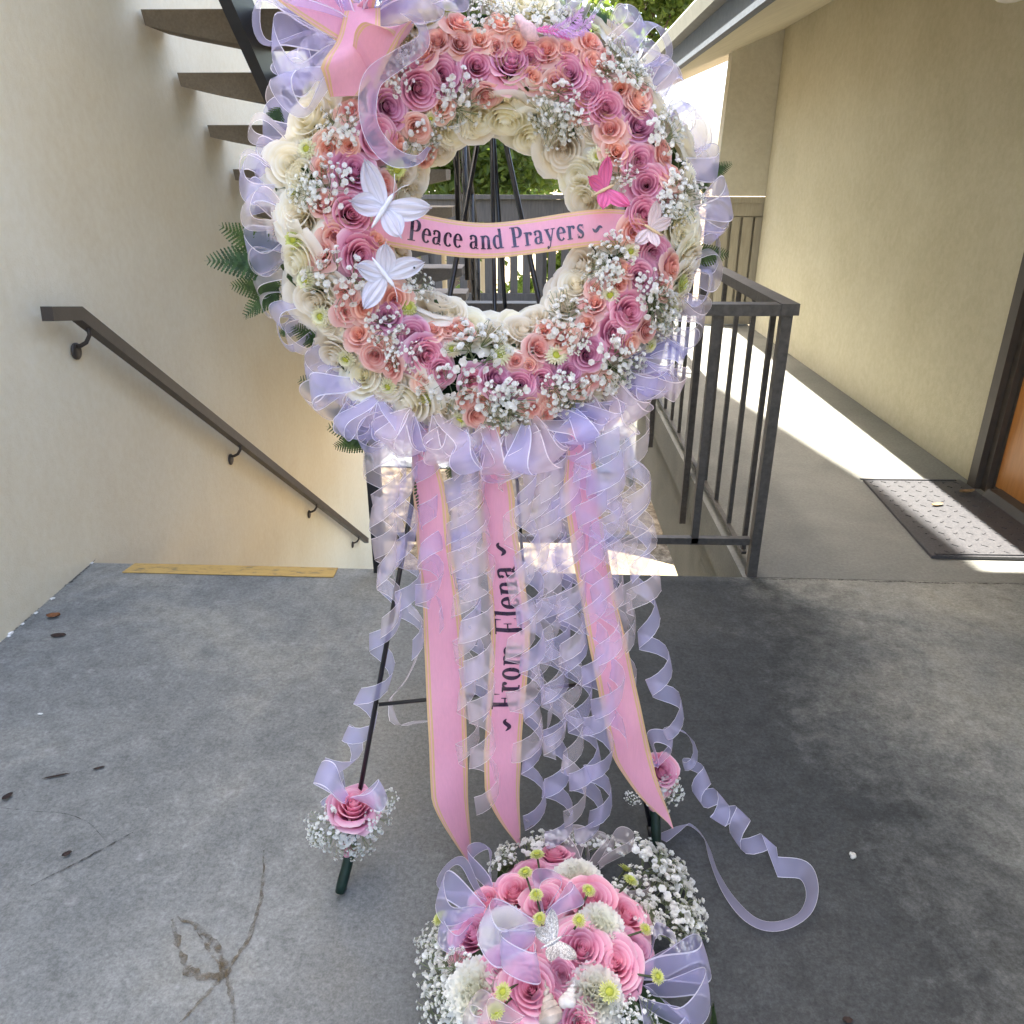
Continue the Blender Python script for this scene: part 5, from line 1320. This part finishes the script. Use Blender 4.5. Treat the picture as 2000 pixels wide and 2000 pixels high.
for x, y, r in ((1049,1668,13),(1026,1703,13),(1047,1747,12),(1222,1696,15),(1232,1718,13),(1150,1738,13),(1054,1794,14),(1131,1797,13),(859,1792,15),(1261,1814,12),(982,1937,16),(968,1974,17),(1190,1937,17),(1285,1907,14)):
    p, n = bsurf(x, y, .055); o = flower('green_mum', bq, p, n + (CAM - p).normalized() * .4, scale_of(r, p) * 1.15)
    base = BCN + V((0, 0, .05)) + (p - BCN) * .55; b = MB(); b.tube([base, p - n * .006], .0022, 5); b.build('mum_stem', 'stem', bq, True)
for x, y, r, lf in ((1015,1660,34,.03),(1060,1640,34,.03),(1110,1638,28,.03),(1150,1640,26,.02),(980,1685,24,.03),(1275,1670,42,.03),(1310,1700,46,.03),(1330,1755,44,.03),(1275,1735,40,.03),(1345,1800,34,.02),(1300,1805,40,.03),(1265,1790,30,.03),(1330,1835,24,.02),(870,1850,42,.02),(850,1885,36,.02),(880,1915,40,.02),(865,1955,34,.02),(850,1990,34,.02),(895,1985,34,.02),(835,1830,24,.02),(1250,1985,34,.03),(1220,1998,30,.03),(1195,1650,28,.03),(900,1800,28,.02),(1225,1745,28,.02)):
    p, n = bsurf(x, y, lf); flower('breath', bq, p, n + (CAM - p).normalized() * .7, scale_of(r, p) * 1.15)
for x, y, a, L in ((1215,1715,40,.07),(1240,1935,-20,.09),(1225,1950,-60,.08),(1260,1960,-30,.07),(1005,1690,120,.06),(1385,2000,10,.07),(1360,1870,10,.05),(935,1895,200,.07),(960,1865,170,.05),(1080,1720,60,.06)):
    p, n = bsurf(x, y, .005); ex = V((math.cos(rad(a)), math.sin(rad(a)), .1)); ex = (ex - n * ex.dot(n)).normalized()
    link('leaf', KIT['leaf'][0][0], bq, Matrix.Translation(p) @ Matrix((ex, n.cross(ex), n)).transposed().to_4x4() @ Matrix.Scale(L, 4))
for kd, x, y, a, s, lf in (('loop_lav',950,1760,150,.13,.05),('loop_lav',945,1780,200,.12,.05),('loop_lav',960,1735,110,.11,.05),('loop_lav',935,1800,225,.10,.04),('loop_lav',1050,1815,205,.14,.06),('loop_lav',1060,1800,75,.10,.06),('loop_lav',1070,1790,30,.09,.06),('loop_lav',1045,1830,250,.12,.06),('loop_lav',1255,1900,10,.15,.04),('loop_lav',1260,1930,-35,.15,.04),('loop_lav',1250,1950,-70,.13,.04),('loop_lav',1265,1880,60,.09,.04),('loop_pink',1150,1700,70,.12,.04),('loop_pink',1170,1690,30,.12,.04),('loop_pink',1130,1680,110,.10,.04),('loop_pink',1200,1750,0,.10,.03),('loop_pink',1020,1990,200,.10,.05),('loop_pink',1000,2000,160,.10,.05)):
    p, n = bsurf(x, y, lf - .03); o = V((math.cos(rad(a)), math.sin(rad(a)), .0)) + n * .45
    ribbon_loop(kd, bq, p, o, V((RND.uniform(-.4, .4), RND.uniform(-.4, .4), 1)), s * .82)
# glitter butterfly and shells resting on the flowers
p, n = bsurf(1080, 1840, .07); ez = (n + (CAM - p).normalized()).normalized(); ex = (V((1, 0, 0)) - ez * ez.x).normalized(); ey = ez.cross(ex)
butterfly('silver glitter butterfly in the middle of the floor bouquet', 0, 0, 0, 28, 92, 'glitter', 'glitter', 70, 118, (p, ex, ey, ez), .5)
def seashell(label, px, py, L, ang, mat):
    p, n = bsurf(px, py, .03); ex = V((math.cos(rad(ang)), math.sin(rad(ang)), .1)); ex = (ex - n * ex.dot(n)).normalized(); ey = n.cross(ex); bb = MB(); N = 70
    def fn(i, j):
        s = i / (N - 1); a = s * 5 * 2 * math.pi; g = (1 - s) ** 1.25; c = p + ex * L * (.9 * s) + (ey * math.cos(a) + n * math.sin(a)) * L * .13 * g
        b2 = 2 * math.pi * j / 9; d = (ey * math.cos(a) + n * math.sin(a)); return (c + (d * math.cos(b2) + ex * math.sin(b2) * 1.1) * L * .20 * g, .5)
    bb.grid(N, 10, fn); return tag(bb.build('seashell', mat, None, True), label, 'seashell')
seashell('brownish spiral seashell at the front of the floor bouquet', 1078, 1990, .07, 100, 'shell')
seashell('pale spiral seashell behind the brownish one in the bouquet', 1108, 1960, .05, 70, 'shell_light')

# ================================================================== LITTER ON THE CONCRETE
def litter(name, label, px, py, L, ang, mat, cat='leaf', z=.004, wide=.36, curl=.25):
    p = at_z(px, py, z); bb = MB(); R = Matrix.Rotation(rad(ang), 3, 'Z')
    def fn(i, j):
        tt = i / 8; u = -1 + j / 2; w = wide * L * max(0, math.sin(math.pi * tt)) ** .8 * (1 + .12 * math.sin(9 * tt))
        return (p + R @ V(((tt - .5) * L, u * w / 1, 0)) + V((0, 0, curl * L * (u * u * .5 + (tt - .5) ** 2) + .001)), .5)
    bb.grid(9, 5, fn); return tag(bb.build(name, mat, None, True), label, cat)
litter('dry_leaf', 'tan dry leaf on the sunlit half of the doormat', 1830, 986, .07, 20, 'dry_leaf', 'leaf', .018, .2, .12)
litter('dry_leaf', 'curled tan dry leaf on the shaded edge of the doormat', 1888, 962, .085, 10, 'dry_leaf', 'leaf', .020, .2)
litter('dry_leaf', 'small rust leaf near the left wall crack', 105, 1204, .05, 10, 'rust_leaf')
litter('dry_leaf', 'dark oval leaf lying below the rust leaf', 114, 1241, .055, 5, 'dark_leaf', 'leaf', .003, .26, .06)
litter('dry_leaf', 'dark curled leaf at the left picture edge', 15, 1557, .028, 60, 'dark_leaf')
litter('dry_leaf', 'tiny black leaf on the pale floor left of the stains', 131, 1669, .022, 40, 'dark_leaf')
litter('twig', 'thin dark twig on the floor at the left', 110, 1516, .07, 20, 'dark_leaf', 'twig', .003, .06, .02)
litter('twig', 'short dark twig right of the thin twig', 193, 1500, .032, 25, 'dark_leaf', 'twig', .003, .14, .02)
litter('dry_leaf', 'tiny dark leaf at the bottom right picture edge', 1655, 1994, .02, 0, 'dark_leaf')
b = MB(); p = at_z(1665, 1672, .006); 
for k in range(6): b.ball(p + V((RND.uniform(-.005, .005), RND.uniform(-.005, .005), RND.uniform(0, .003))), .005, 6, 5, rnd=.3)
tag(b.build('fallen_blossom', 'breath', None, True), 'single white fallen blossom on the dark floor', 'blossom')
b = MB(); p = at_z(78, 1394, .004); b.ball(p, .006, 6, 5, sq=(1.6, .7, .4), rnd=.4); tag(b.build('paper_scrap', 'chip'), 'tiny white paper scrap on the floor at the left', 'scrap')
